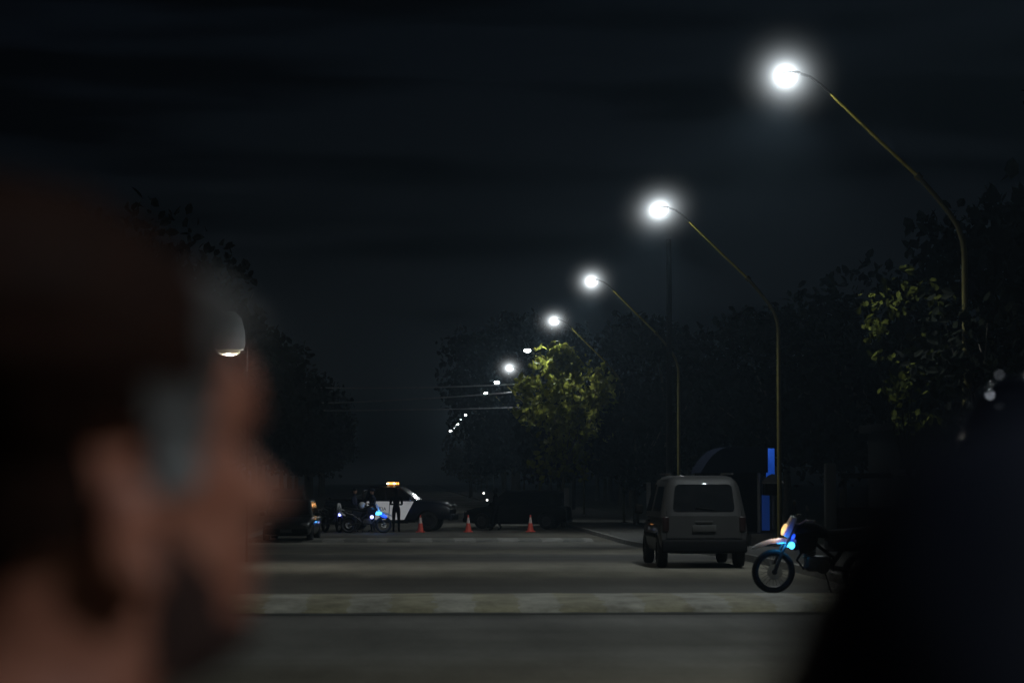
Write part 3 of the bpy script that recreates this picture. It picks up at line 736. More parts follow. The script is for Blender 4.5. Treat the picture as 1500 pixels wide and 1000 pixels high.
# --- police pickup, side on
def make_pickup():
    r = empty('police_pickup', (-.62, 101.6, gz(101)), R(-9), 'dark police pickup with white doors and lit amber roof bar, parked across the road', 'pickup truck')
    f = 2.66; hw = .92
    st_ = [(-f, .62, 1.10, hw * .95, 0), (-f + .05, .52, 1.25, hw * .97, 0), (-2.0, .50, 1.26, hw, 0), (-.95, .42, 1.27, hw, 0), (0, .40, 1.26, hw, 0), (.95, .40, 1.26, hw, .01),
           (1.35, .42, 1.25, hw, .05), (1.9, .46, 1.22, hw * .99, .06), (2.38, .48, 1.15, hw * .96, .05), (2.60, .50, 1.03, hw * .92, .02), (f, .56, .90, hw * .84, 0)]
    b = body_loft(st_).build('body', M['navy'], r)
    for x in (1.70, -1.52): cut(b, well(x, .45, hw, .5))
    cut(b, [MB().box((-1.75, 0, 1.25), (1.55, 1.5, 1.1)).mesh('c', M['navy'])])
    fr = (-.98, 1.30, 1.23, hw * .95, -.80, .46, 1.86, hw * .78)
    frustum(*fr, bev=.08).build('cabin', M['navy'], r)
    pane('windshield', [end_pt(fr, True, -.86, 1.30), end_pt(fr, True, .86, 1.30), end_pt(fr, True, .86, 1.79), end_pt(fr, True, -.86, 1.79)], (1, 0, .9), M['glass'], r, rnd_=.05)
    pane('rear_window', [end_pt(fr, False, -.8, 1.36), end_pt(fr, False, .8, 1.36), end_pt(fr, False, .8, 1.73), end_pt(fr, False, -.8, 1.73)], (-1, 0, .2), M['glass'], r, rnd_=.05)
    for s in (-1, 1):
        for (u0, u1, v0, v1) in ((.06, .40, .08, .46), (.44, .92, .52, .90)):
            pane('side_window', [side_pt(fr, u0, 1.30, s), side_pt(fr, u1, 1.30, s), side_pt(fr, v1 + .05, 1.78, s), side_pt(fr, v0, 1.78, s)], (0, s, .3), M['glass'], r, rnd_=.04)
        # white door skins, pressed 6 mm proud of the dark body
        y = s * (hw + .004)
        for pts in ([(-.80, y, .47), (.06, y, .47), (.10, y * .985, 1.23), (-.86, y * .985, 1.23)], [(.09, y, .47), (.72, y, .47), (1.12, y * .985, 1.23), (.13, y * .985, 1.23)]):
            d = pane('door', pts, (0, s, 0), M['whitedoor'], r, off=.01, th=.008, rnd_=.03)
            x = pts[0][0] + .13
            MB().box((x, s * (hw + .026), 1.10), (.2, .03, .035), bevel=.01).build('handle', M['plastic'], d)
            if pts[0][0] < 0:
                cu = bpy.data.curves.new('t', 'FONT'); cu.body = 'POLICIA'; cu.size = .19; cu.align_x = 'CENTER'; cu.extrude = .002
                to = bpy.data.objects.new('t', cu); COL.objects.link(to); bpy.context.view_layer.update()
                me = bpy.data.meshes.new_from_object(to.evaluated_get(bpy.context.evaluated_depsgraph_get()))
                bpy.data.objects.remove(to); me.materials.clear(); me.materials.append(M['lettering'])
                lo = bpy.data.objects.new('lettering', me); COL.objects.link(lo); lo.parent = d
                lo.location = (-.38, s * (hw + .020), .86); lo.rotation_euler = (PI / 2, 0, 0 if s < 0 else PI)
        MB().box((1.02, s * (hw + .13), 1.34), (.12, .20, .16), bevel=.04, seg=3).build('mirror', M['chrome'], r)
        MB().ell((2.56, s * .70, 1.04), (.14, .19, .09), rot=(0, .2, s * -.5)).build('headlight', M['headlight'], r)
        MB().ell((2.60, s * .66, .62), (.05, .08, .06)).build('fog_lamp', M['chrome'], r)
        MB().box((-f + .03, s * .84, .95), (.1, .1, .3), bevel=.03).build('tail_light', M['tail'], r)
        MB().box((.05, s * (hw + .03), .36), (1.7, .14, .06), bevel=.02).build('side_step', M['plastic'], r)
        for x in (1.70, -1.52): wheel(r, (x, s * (hw - .13),   .42), .42, .27, 'steel', 6)
        MB().tube([(-1.0, s * .88, 1.29), (-2.58, s * .88, 1.29)], .03, 8).build('bed_rail', M['steel'], r)
    MB().tube([(-1.05, -.78, 1.26), (-1.05, -.70, 1.66), (-1.05, .70, 1.66), (-1.05, .78, 1.26)], .035, 8).build('roll_bar', M['steel'], r)
    MB().box((f - .02, 0, .58), (.22, hw * 1.8, .26), bevel=.06, seg=3).build('bumper', M['navy'], r)
    g = MB()
    for k in range(4): g.box((f - .055, 0, .84 + k * .06), (.06, .95, .026), bevel=.006)
    g.build('grille', M['chrome'], r)
    MB().box((-f - .04, 0, .55), (.16, hw * 1.8, .16), bevel=.04).build('bumper', M['chrome'], r)
    # light bar
    lb = MB().box((.12, 0, 1.90), (.30, 1.20, .05), bevel=.015).build('light_bar', M['plastic'], r)
    for k in range(5):
        y = -.48 + k * .24
        MB().box((.12, y, 1.965), (.27, .22, .09), bevel=.03, seg=3).build('amber_lens', M['amber_dim'] if k in (1, 3) else M['amber'], lb)
    for x in (-.02, .25):
        MB().ell((x, -.61, 1.965), (.055, .02, .035)).build('lamp_bulb', M['amber_hot'], lb)
    return r
pk = make_pickup()
BL = light('amber_beacon_light', 'POINT', (-.5, 100.3, gz(101) + 2.12), 2, (1, .35, .06), radius=.06); BL.data.specular_factor = .15

# --- enduro police motorcycles
def make_bike(name, loc, rz, label, hot='blue', helmet=False):
    r = empty(name, loc, rz, label, 'motorcycle'); r.rotation_euler = (R(-6), 0, rz); r.rotation_mode = 'XYZ'
    fx, rx = .72, -.68
    def bwheel(x, R_, w_, nm):
        e = empty(nm, (x, 0, R_)); e.parent = r
        MB().lathe([(R_ * .76, -w_ * .30), (R_ * .86, -w_ * .5), (R_ * .95, -w_ * .42), (R_, -w_ * .15), (R_, w_ * .15), (R_ * .95, w_ * .42), (R_ * .86, w_ * .5), (R_ * .76, w_ * .30), (R_ * .74, 0), (R_ * .76, -w_ * .30)], axis='Y', n=36).build('tyre', M['rubber'], e)
        m_ = MB().lathe([(R_ * .76, -w_ * .28), (R_ * .72, -w_ * .26), (R_ * .70, 0), (R_ * .72, w_ * .26), (R_ * .76, w_ * .28)], axis='Y', n=36)
        m_.lathe([(0, -.07), (.045, -.07), (.035, -.03), (.035, .03), (.045, .07), (0, .07)], axis='Y', n=12)
        for k in range(24):
            a = 2 * PI * k / 24; a2 = a + (.35 if k % 2 else -.35); s = .05 if k % 4 < 2 else -.05
            m_.tube([(math.cos(a2) * .04, s, math.sin(a2) * .04), (math.cos(a) * R_ * .73, 0, math.sin(a) * R_ * .73)], .0035, 4)
        m_.build('rim', M['rim'], e)
        MB().lathe([(.045, .075), (.12, .075), (.12, .079), (.045, .079), (.045, .075)], axis='Y', n=20).build('brake_disc', M['chrome'], e)
    bwheel(fx, .335, .115, 'front_wheel'); bwheel(rx, .315, .14, 'rear_wheel')
    for s in (-1, 1):
        MB().tube([(fx, s * .095, .335), (.60, s * .095, .66), (.40, s * .09, 1.04)], [.028, .024, .022], 10).build('fork_leg', M['alloy'], r)
        MB().tube([(rx, s * .10, .315), (-.15, s * .09, .40)], [.026, .03], 8).build('swingarm', M['steel'], r)
        MB().tube([(.36, s * .04, .98), (.1, s * .12, .78), (-.2, s * .13, .55), (-.18, s * .12, .36)], .02, 8).build('frame_tube', M['steel'], r)
        MB().tube([(-.1, s * .12, .80), (-.85, s * .10, .92)], .016, 8).build('subframe', M['steel'], r)
        MB().tube([(-.12, s * .14, .34), (-.12, s * .27, .33)], .016, 6).build('foot_peg', M['steel'], r)
        # handlebar half, grip and mirror
        hb = MB().tube([(.37, 0, 1.06), (.37, s * .12, 1.07), (.31, s * .28, 1.15), (.22, s * .40, 1.15)], .012, 8).build('handlebar', M['steel'], r)
        MB().tube([(.26, s * .34, 1.15), (.20, s * .43, 1.15)], .018, 8).build('grip', M['rubber'], hb)
        mm = MB().tube([(.30, s * .29, 1.15), (.31, s * .36, 1.30)], .006, 6); mm.ell((.31, s * .37, 1.34), (.012, .065, .04)); mm.build('mirror', M['plastic'], r)
        # tank shroud
        sh = [(.44, s * .17, .92), (.36, s * .21, .62), (.10, s * .17, .70), (.06, s * .15, .98)]
        pane('tank_shroud', sh, (0, s, 0), M['navy'], r, off=.0, th=.01, rnd_=.04)
        pane('side_panel', [(-.12, s * .13, .84), (-.20, s * .14, .66), (-.46, s * .13, .74), (-.52, s * .12, .88)], (0, s, 0), M['navy'], r, off=0, th=.01, rnd_=.03)
        MB().tube([(.46, s * .10, .95), (.45, s * .20, .95)], .008, 6).ell((.45, s * .22, .95), (.03, .03, .025)).build('indicator', M['tail'], r)
    # fuel tank and seat
    rings = []
    for (x, z, hw_, hh) in ((.36, .98, .06, .05), (.28, 1.0, .13, .10), (.10, .98, .155, .12), (-.06, .93, .13, .09), (-.14, .89, .09, .05)):
        rings.append([Vector((x, hw_ * math.cos(a), z + hh * math.sin(a))) for a in [2 * PI * k / 14 for k in range(14)]])
    MB().loft(rings).build('fuel_tank', M['black'], r)
    rings = []
    for (x, z, hw_, hh) in ((.02, .94, .08, .035), (-.2, .92, .12, .05), (-.5, .95, .13, .05), (-.78, .99, .12, .045), (-.86, 1.0, .08, .03)):
        rings.append([Vector((x, hw_ * math.cos(a), z + hh * math.sin(a))) for a in [2 * PI * k / 14 for k in range(14)]])
    MB().loft(rings).build('seat', M['seat'], r)
    def strip_fender(pts, hw_, nm, mat, arch=.03):
        vs2 = []; fs2 = []
        for i, (x, z, k) in enumerate(pts):
            for j in range(7):
                t = -1 + j / 3.0; vs2.append((x, t * hw_ * k, z - arch * t * t * k))
        for i in range(len(pts) - 1):
            for j in range(6): fs2.append((i * 7 + j, i * 7 + j + 1, (i + 1) * 7 + j + 1, (i + 1) * 7 + j))
        n_ = len(vs2); vs2 += [(a, b_, c - .012) for a, b_, c in vs2]
        fs2 += [tuple(n_ + q for q in reversed(f_)) for f_ in fs2]
        m_ = MB(); m_.add(vs2, fs2); return m_.build(nm, mat, r)
    strip_fender([(1.06, .70, .35), (1.02, .735, .7), (.92, .785, .95), (.78, .83, 1), (.62, .85, 1), (.46, .84, .9), (.38, .82, .6)], .11, 'front_fender', M['bikewhite'], .05)
    strip_fender([(-.55, .86, .9), (-.8, .93, 1), (-1.0, .96, .9), (-1.10, .95, .6)], .08, 'rear_fender', M['bikewhite'])
    # headlight mask
    hm = MB(); hm.box((.48, 0, 1.02), (.12, .22, .34), rot=(0, R(-24), 0), bevel=.03, seg=3, taper=.7)
    hm = hm.build('headlight_mask', M['bikewhite'], r)
    MB().ell((.565, 0, .975), (.035, .075, .095), rot=(0, R(-20), 0)).build('headlight', M['headlight'], hm)
    # engine, exhaust, stand
    e = MB(); e.box((.05, 0, .46), (.36, .24, .24), bevel=.05, seg=3); e.lathe([(0, -.15), (.10, -.15), (.11, -.12), (.11, .12), (.10, .15), (0, .15)], (-.02, 0, .42), axis='Y', n=18)
    for k in range(6): e.box((.17, 0, .58 + k * .032), (.19, .17, .018), rot=(0, R(18), 0), bevel=.004)
    e.build('engine', M['alloy'], r)
    MB().tube([(.26, -.02, .66), (.34, -.06, .5), (.22, -.13, .36), (-.15, -.15, .42), (-.4, -.17, .62), (-.5, -.17, .68)], .02, 8).build('exhaust_pipe', M['steel'], r)
    MB().tube([(-.46, -.18, .66), (-.9, -.20, .82)], [.045, .055], 12).build('muffler', M['alloy'], r)
    MB().tube([(-.05, .13, .34), (-.12, .28, .03)], .012, 6).build('side_stand', M['steel'], r)
    MB().tube([(-.16, .07, .42), (-.40, .10, .80)], .035, 10).build('shock_absorber', M['steel'], r)
    MB().box((-1.08, 0, .84), (.04, .10, .08), bevel=.015).build('tail_light', M['tail'], r)
    MB().box((-1.09, 0, .72), (.01, .2, .15)).build('number_plate', M['plate'], r)
    return r
near = make_bike('police_motorcycle', (6.32, 36.9, 0), R(180) + .10, 'white fendered police motorcycle with glowing yellow headlight and blue strobe, parked by the van')
for ch in near.children:
    if ch.name.startswith(('rear_fender', 'seat', 'muffler', 'subframe', 'rear_wheel', 'fuel_tank', 'tank_shroud', 'side_panel', 'frame_tube', 'exhaust_pipe', 'swingarm', 'side_stand', 'shock')):
        for q_ in [ch] + list(ch.children):
            if q_.type == 'MESH':
                q_.data = q_.data.copy(); q_.data.materials.clear(); q_.data.materials.append(M['blackcloth'])
# near machine: lit headlight and blue strobes
def add_lamp(parent, nm, c, rr, mat, rot=None):
    return MB().ell(c, rr, rot=rot, u=14, v=8).build(nm, mat, parent)
for ch in near.children:
    if ch.name.startswith('headlight_mask'):
        for c2 in ch.children: c2.data.materials[0] = M['headlit']
add_lamp(near, 'strobe_lamp', (.47, .11, .745), (.045, .05, .055), M['blue_hot'])
add_lamp(near, 'strobe_lamp', (.47, -.11, .745), (.045, .05, .055), M['blue_hot'])
def on(parent, p):
    return Matrix.LocRotScale(parent.location, parent.rotation_euler, None) @ Vector(p)
add_lamp(near, 'strobe_lamp', (.60, .0, .795), (.15, .095, .028), M['blue_hot'], rot=(0, R(6), 0))
add_lamp(near, 'strobe_lamp', (.45, .0, .885), (.05, .125, .06), M['blue_deep'], rot=(0, R(-24), 0))
light('strobe_light', 'POINT', on(near, (.62, .16, .76)), 1.2, (.02, .35, 1), radius=.03)
light('strobe_light', 'POINT', on(near, (.60, .20, .93)), .5, (.05, .12, 1), radius=.03)
light('headlight_glow', 'POINT', on(near, (.72, .03, .98)), .8, (1, .55, .22), radius=.04)

p = at(534, 700, 97.2)
far = make_bike('police_motorcycle', (p.x + .05, 97.2, gz(97)), R(4), 'police motorcycle with bright blue strobes standing before the two officers')
add_lamp(far, 'strobe_lamp', (.50, -.13, .78), (.15, .06, .07), M['blue_hot'])
add_lamp(far, 'strobe_lamp', (.68, -.10, .70), (.20, .04, .07), M['blue_deep'], rot=(0, R(28), 0))
add_lamp(far, 'strobe_lamp', (.24, -.22, .62), (.07, .05, .07), M['blue_white'])
light('strobe_light', 'POINT', on(far, (.62, -.35, .78)), 5, (.03, .25, 1), radius=.04)
p = at(488, 700, 98.6)
third = make_bike('police_motorcycle', (p.x - .05, 98.6, gz(98)), R(-64), 'dark police motorcycle with one small blue light, behind the strobing motorcycle')
o = add_lamp(third, 'strobe_lamp', (.60, .0, .72), (.05, .06, .06), M['blue_white'])
light('strobe_light', 'POINT', on(third, (.75, 0, .8)), 2, (.05, .08, 1), radius=.04)

# ------------------------------------------------------------------ cones
def make_cone(px, Y, label):
    p = at(px, 700, Y)
    r = empty('traffic_cone', (p.x, Y, gz(Y)), 0, label, 'traffic cone', 'traffic cones across the road')
    MB().box((0, 0, .02), (.38, .38, .04), bevel=.01).build('base', M['cone'], r)
    MB().lathe([(.14, .04), (.125, .10), (.098, .24), (.076, .36), (.052, .50), (.034, .60), (.024, .69), (.016, .70), (.0, .70)], n=20).build('body', M['cone'], r)
    MB().lathe([(.0785, .36), (.0545, .50), (.0365, .595)], n=20).build('band', M['coneband'], r)
make_cone(616, 98.6, 'orange cone standing in front of the pickup front wheel')
make_cone(686, 98.8, 'orange cone standing between the pickup and the dim person')
make_cone(777, 99.0, 'dim orange cone closest to the bright green tree trunk')

# ------------------------------------------------------------------ people
BONES = dict(pelvis=((0, 0, .95), (.15, .115)), spine=((0, 0, 1.12), (.14, .105)), chest=((0, 0, 1.30), (.17, .12)), neck0=((-.01, 0, 1.46), (.075, .07)), neck=((0, 0, 1.53), (.052, .055)),
             head0=((.025, 0, 1.60), (.066, .078)), head=((.02, 0, 1.67), (.077, .094)), top=((.01, 0, 1.715), (.062, .075)))
def make_person(loc, rz, label, mats, scale=1.0, pose=None, cap=None, hair=True, name='person'):
    """mats: trousers, jacket, skin, shoes"""
    J = {k: [Vector(v[0]), v[1]] for k, v in BONES.items()}
    E = [('pelvis', 'spine'), ('spine', 'chest'), ('chest', 'neck0'), ('neck0', 'neck'), ('neck', 'head0'), ('head0', 'head'), ('head', 'top')]
    limb = dict(shoulder=((0, .185, 1.41), .068), elbow=((-.03, .245, 1.13), .047), wrist=((.06, .25, .90), .031), palm=((.085, .25, .835), .036),
                hip=((0, .09, .89), .098), knee=((.025, .105, .50), .062), ankle=((-.02, .11, .10), .044), toe=((.15, .125, .04), .038))
    for sd, s in (('l', 1), ('r', -1)):
        for k, (p, rr) in limb.items():
            q = Vector((p[0], p[1] * s, p[2]))
            if pose and (k + '_' + sd) in pose: q = Vector(pose[k + '_' + sd])
            J[k + '_' + sd] = [q, (rr, rr)]
        E += [('chest', 'shoulder_' + sd), ('shoulder_' + sd, 'elbow_' + sd), ('elbow_' + sd, 'wrist_' + sd), ('wrist_' + sd, 'palm_' + sd),
              ('pelvis', 'hip_' + sd), ('hip_' + sd, 'knee_' + sd), ('knee_' + sd, 'ankle_' + sd), ('ankle_' + sd, 'toe_' + sd)]
    ks = list(J); idx = {k: i for i, k in enumerate(ks)}
    me = bpy.data.meshes.new('sk'); me.from_pydata([J[k][0] for k in ks], [(idx[a], idx[b]) for a, b in E], [])
    ob = bpy.data.objects.new('sk', me); COL.objects.link(ob)
    ob.modifiers.new('s', 'SKIN'); sb = ob.modifiers.new('u', 'SUBSURF'); sb.levels = 2; sb.render_levels = 2
    for i, k in enumerate(ks):
        sv = me.skin_vertices[0].data[i]; sv.radius = J[k][1]; sv.use_root = (k == 'pelvis')
    bpy.context.view_layer.update()
    ev = bpy.data.meshes.new_from_object(ob.evaluated_get(bpy.context.evaluated_depsgraph_get()))
    bpy.data.objects.remove(ob)
    mb = MB()
    vs2 = [v.co.copy() for v in ev.vertices]
    def seg_d(p, a, b):
        t = max(0, min(1, (p - a).dot(b - a) / max(1e-9, (b - a).length_squared))); return (p - a.lerp(b, t)).length
    def mat_for(c):
        best = min(E, key=lambda e_: seg_d(c, J[e_[0]][0], J[e_[1]][0]) / (sum(J[e_[0]][1]) / 2))
        a, b = best
        if b.startswith('toe'): return 3
        if b.startswith(('hip', 'knee', 'ankle')): return 0
        if b.startswith('palm') or b in ('head0', 'head', 'top') : return 2
        if b == 'neck': return 2 if c.z > J['neck0'][0].z + .04 else 1
        return 1
    for f_ in ev.polygons:
        mb.add([], []); mb.f.append(tuple(f_.vertices)); mb.m.append(mat_for(f_.center))
    mb.v = vs2
    bpy.data.meshes.remove(ev)
    # face: nose, ears, eyes, mouth
    mb.tube([(.108, 0, 1.675), (.128, 0, 1.64), (.112, 0, 1.628)], [.008, .015, .010], 8, m=2)
    for s in (-1, 1):
        mb.ell((.01, s * .078, 1.648), (.02, .01, .032), m=2, u=10, v=6)
        mb.ell((.10, s * .032, 1.672), (.012, .014, .008), m=3, u=8, v=6)
    mb.ell((.105, 0, 1.598), (.012, .026, .007), m=2, u=8, v=6)
    # hands: four fingers and a thumb each, lightly curled
    for sd, s in (('l', 1), ('r', -1)):
        a, b = J['wrist_' + sd][0], J['palm_' + sd][0]
        d = (b - a).normalized(); fw = Vector((1, 0, 0)); fw = (fw - d * fw.dot(d)).normalized(); n = d.cross(fw)
        for k, (o_, ln) in enumerate(((-.03, .065), (-.01, .078), (.011, .072), (.03, .055))):
            p0 = b + d * .01 + fw * o_; p1 = p0 + d * ln * .6 - n * s * -.012; p2 = p1 + d * ln * .42 - n * s * -.028
            mb.tube([p0, p1, p2], [.0095, .0085, .0065], 6, m=2)
        p0 = b - d * .02 + fw * .03; mb.tube([p0, p0 + fw * .03 + d * .028, p0 + fw * .036 + d * .06], [.011, .010, .007], 6, m=2)
    r = empty(name, loc, rz, label, 'person'); r.scale = (scale,) * 3
    mb.build('body', mats, r, angle=None)
    if hair:
        h = MB(); h.ell((.0, 0, 1.705), (.098, .085, .075)); h.ell((-.045, 0, 1.66), (.055, .078, .085))
        h.build('hair', M['blackcloth'], r, angle=None)
    if cap:
        c = MB(); c.lathe([(0, 1.80), (.05, 1.795), (.09, 1.765), (.102, 1.715), (.098, 1.69)], n=18); c.box((.12, 0, 1.70), (.11, .13, .012), rot=(0, R(10), 0), bevel=.005)
        c.build('cap', cap, r)
    return r
offm = [M['uniform'], M['uniform'], M['skin'], M['shoe']]
blk = [M['blackcloth'], M['blackcloth'], M['blackcloth'], M['shoe']]
p = at(519, 700, 98.6)
make_person((p.x, 98.7, gz(98)), R(-20), 'officer in navy uniform standing behind the helmet on the motorcycle', offm, 1.0, dict(elbow_r=(.05, -.25, 1.14), wrist_r=(.25, -.16, 1.12), palm_r=(.31, -.13, 1.12)), cap=None)
p = at(546, 700, 98.5)
make_person((p.x, 98.55, gz(98)), R(-150), 'officer in navy uniform standing behind the blue strobe lights', offm, .99, dict(elbow_l=(.05, .25, 1.14), wrist_l=(.22, .10, 1.16), palm_l=(.27, .05, 1.17)), cap=M['uniform'])
p = at(580.5, 700, 98.0)
make_person((p.x, 97.9, gz(98)), R(85), 'person in black clothes standing with their back turned, against the white pickup doors', blk, 1.0, dict(elbow_r=(.06, -.24, 1.14), wrist_r=(.2, -.08, 1.12), palm_r=(.24, -.03, 1.12), elbow_l=(.06, .24, 1.14), wrist_l=(.2, .08, 1.14), palm_l=(.24, .03, 1.14)), cap=M['blackcloth'])
p = at(726, 700, 101)
make_person((p.x, 101, gz(101)), R(160), 'dim person in dark clothes walking between two orange cones', blk, 1.0,
            dict(knee_l=(.12, .1, .50), ankle_l=(.10, .1, .10), toe_l=(.27, .11, .05), knee_r=(-.02, -.1, .50), ankle_r=(-.2, -.1, .12), toe_r=(-.05, -.11, .04)))
# helmet left on the motorcycle
hc = on(far, (-.14, 0, 1.09))
h = empty('helmet', hc, R(20), 'white motorcycle helmet resting on the seat of the strobing motorcycle', 'helmet')
MB().ell((0, 0, .02), (.15, .125, .145), u=20, v=14).build('shell', M['helmetwhite'], h)
MB().ell((.055, 0, .01), (.102, .115, .07), u=16, v=10).build('visor', M['glass'], h)

# ------------------------------------------------------------------ kiosk and house by the pavement
def make_kiosk():
    Y = 66.0
    g0 = gz(Y) + .135
    a = at(1127, 700, Y)
    r = empty('kiosk', (a.x, Y, g0), 0, 'small kiosk with dark blue awning and blue lit pillar behind the white van', 'kiosk')
    k = Y / F
    def X(px): return (px - 1127) * k
    def Z(py): return at(1127, py, Y).z - g0
    MB().box(((X(1122) + X(1135)) / 2, 0, (Z(700) + Z(658)) / 2), (X(1134) - X(1122.5), .16, Z(658) - Z(703)), bevel=.01).build('lit_sign_panel', M['bluelit'], r)
    MB().box(((X(1116) + X(1127)) / 2, .03, (Z(725) + Z(776)) / 2), (X(1127) - X(1116), .12, Z(724) - Z(776)), bevel=.01).build('blue_panel', M['kioskblue'], r)
    MB().box((X(1132.5), .02, (Z(722) + Z(775)) / 2), (.06, .06, Z(722) - Z(775)), bevel=.008).build('post', M['greycap'], r)
    MB().box((X(1111.5), .05, (Z(685) + Z(780)) / 2), (.075, .08, Z(685) - Z(780)), bevel=.008).build('post', M['palewall'], r)
    MB().box((X(1112), -.05, Z(782) / 2 + .02), (X(1130) - X(1098), .9, Z(781.5)), bevel=.02).build('plinth', M['palewall'], r)
    # little grey hood with a dark counter box under it
    hd = MB(); hd.lathe([(.0, .25), (.03, .24), (.12, .20), (.24, .08), (.31, .0), (.29, -.02)], (X(1128), -.42, Z(707)), n=20); hd.build('hood', M['palewall'], r)
    MB().box((X(1128), -.36, Z(716)), (.46, .40, .34), bevel=.03).build('counter_box', M['plastic'], r)
    # awning: a barrel roof of canvas
    rings = []
    for yy in (-1.0, 1.4):
        ring = []
        x0, x1, zb, zt = X(1019), X(1117), Z(692), Z(655)
        for i in range(13):
            t = i / 12; ring.append(Vector((x0 + (x1 - x0) * t, yy, zb + (zt - zb) * min(1, (1 - (1 - min(1, t * 2.2)) ** 2.2)))))
        ring += [Vector((x1, yy, zb)), Vector((x0, yy, zb - .01))]
        rings.append(ring)
    MB().loft(rings).build('awning', M['awning'], r, angle=30)
    MB().box((X(1068), .8, Z(735)), (X(1110) - X(1024), 1.1, Z(692) - Z(780)), bevel=.02).build('wall', M['wall'], r)
    return r
make_kiosk()
def make_house():
    Y = 58.0; g0 = gz(Y)
    r = empty('house', (12.9, Y, g0), 0, 'low dark house with pale gate pillar and pale wall top beside the trees', 'house')
    MB().box((2.6, 2.4, 1.5), (7.0, 4.0, 3.0), bevel=.02).build('wall', M['wall'], r)
    MB().box((2.6, 2.4, 3.1), (7.4, 4.4, .2), bevel=.02).build('roof', M['roof'], r)
    for x in (.6, 3.6):
        w_ = MB().box((x, .385, 1.55), (1.1, .05, 1.2), bevel=.01).build('window', M['glass'], r)
        MB().box((x, .36, .92), (1.3, .14, .07), bevel=.01).build('sill', M['palewall'], w_)
    MB().box((2.1, .385, 1.05), (.9, .05, 2.1), bevel=.01).build('door', M['roof'], r)
    return r
make_house()
a = at(1216, 700, 55); g0 = gz(55) + .135
gr = empty('gate_wall', (a.x, 55, g0), 0, 'pale gate pillar with low rail beside the kiosk', 'gate')
MB().box((0, 0, 1.0), (.24, .3, 2.0), bevel=.02).build('pillar', pbr('grey_pillar', (.05, .05, .048), .9), gr)
MB().box((.85, .05, 1.72), (1.2, .08, .12), bevel=.01).build('rail', M['wall'], gr)
MB().box((1.7, .05, 1.80), (.55, .12, .14), bevel=.01).build('coping', pbr('grey_coping', (.05, .05, .048), .9), gr)
MB().box((1.1, .08, .5), (1.9, .14, 1.0), bevel=.01).build('low_wall', M['wall'], gr)
# pale boards by the bright tree
for (px, y0, y1, Y, w_, lab) in ((830, 714, 741, 104, .22, 'small pale notice board beside the bright tree trunk'), (950, 706, 744, 78, .14, 'narrow pale board post near the front of the white van')):
    a = at(px, y0, Y); b_ = at(px, y1, Y); g0 = gz(Y) + .12
    r = empty('notice_board', (a.x, Y, g0), 0, lab, 'notice board')
    MB().box((0, 0, (a.z + b_.z) / 2 - g0), (w_, .04, a.z - b_.z), bevel=.008).build('board', M['greycap'], r)
    MB().tube([(0, .05, 0), (0, .05, a.z - g0)], .025, 8).build('post', M['steel'], r)

# dim post lantern on the unlit side
a = at(336, 520, 47); g0 = gz(47) + .135
r = empty('post_lantern', (a.x, 47, g0), 0, 'dim grey bell lantern on a slim post beside the man\'s forehead', 'lantern')
hz = a.z - g0
M['bell'] = pbr('milky_lantern_glass', (.5, .5, .5), .4, emis=(.75, .85, .85), es=.07)
M['bellbulb'] = pbr('lantern_lamp', (.8, .75, .6), .4, emis=(1, .9, .62), es=.35)
MB().lathe([(.0, .86), (.12, .84), (.24, .70), (.30, .45), (.31, .20), (.28, .10)], (0, 0, hz), n=24).build('shade', M['bell'], r)
MB().ell((0, 0, hz + .07), (.22, .22, .08)).build('bulb', M['bellbulb'], r)
light('lantern_light', 'POINT', (a.x, 47, a.z - .12), 120, (1, .93, .8), radius=.1)
MB().tube([(.36, 0, 0), (.36, 0, hz + .9), (.30, 0, hz + 1.0), (.1, 0, hz + 1.0), (0, 0, hz + .86)], .02, 8).build('post', M['blackcloth'], r)

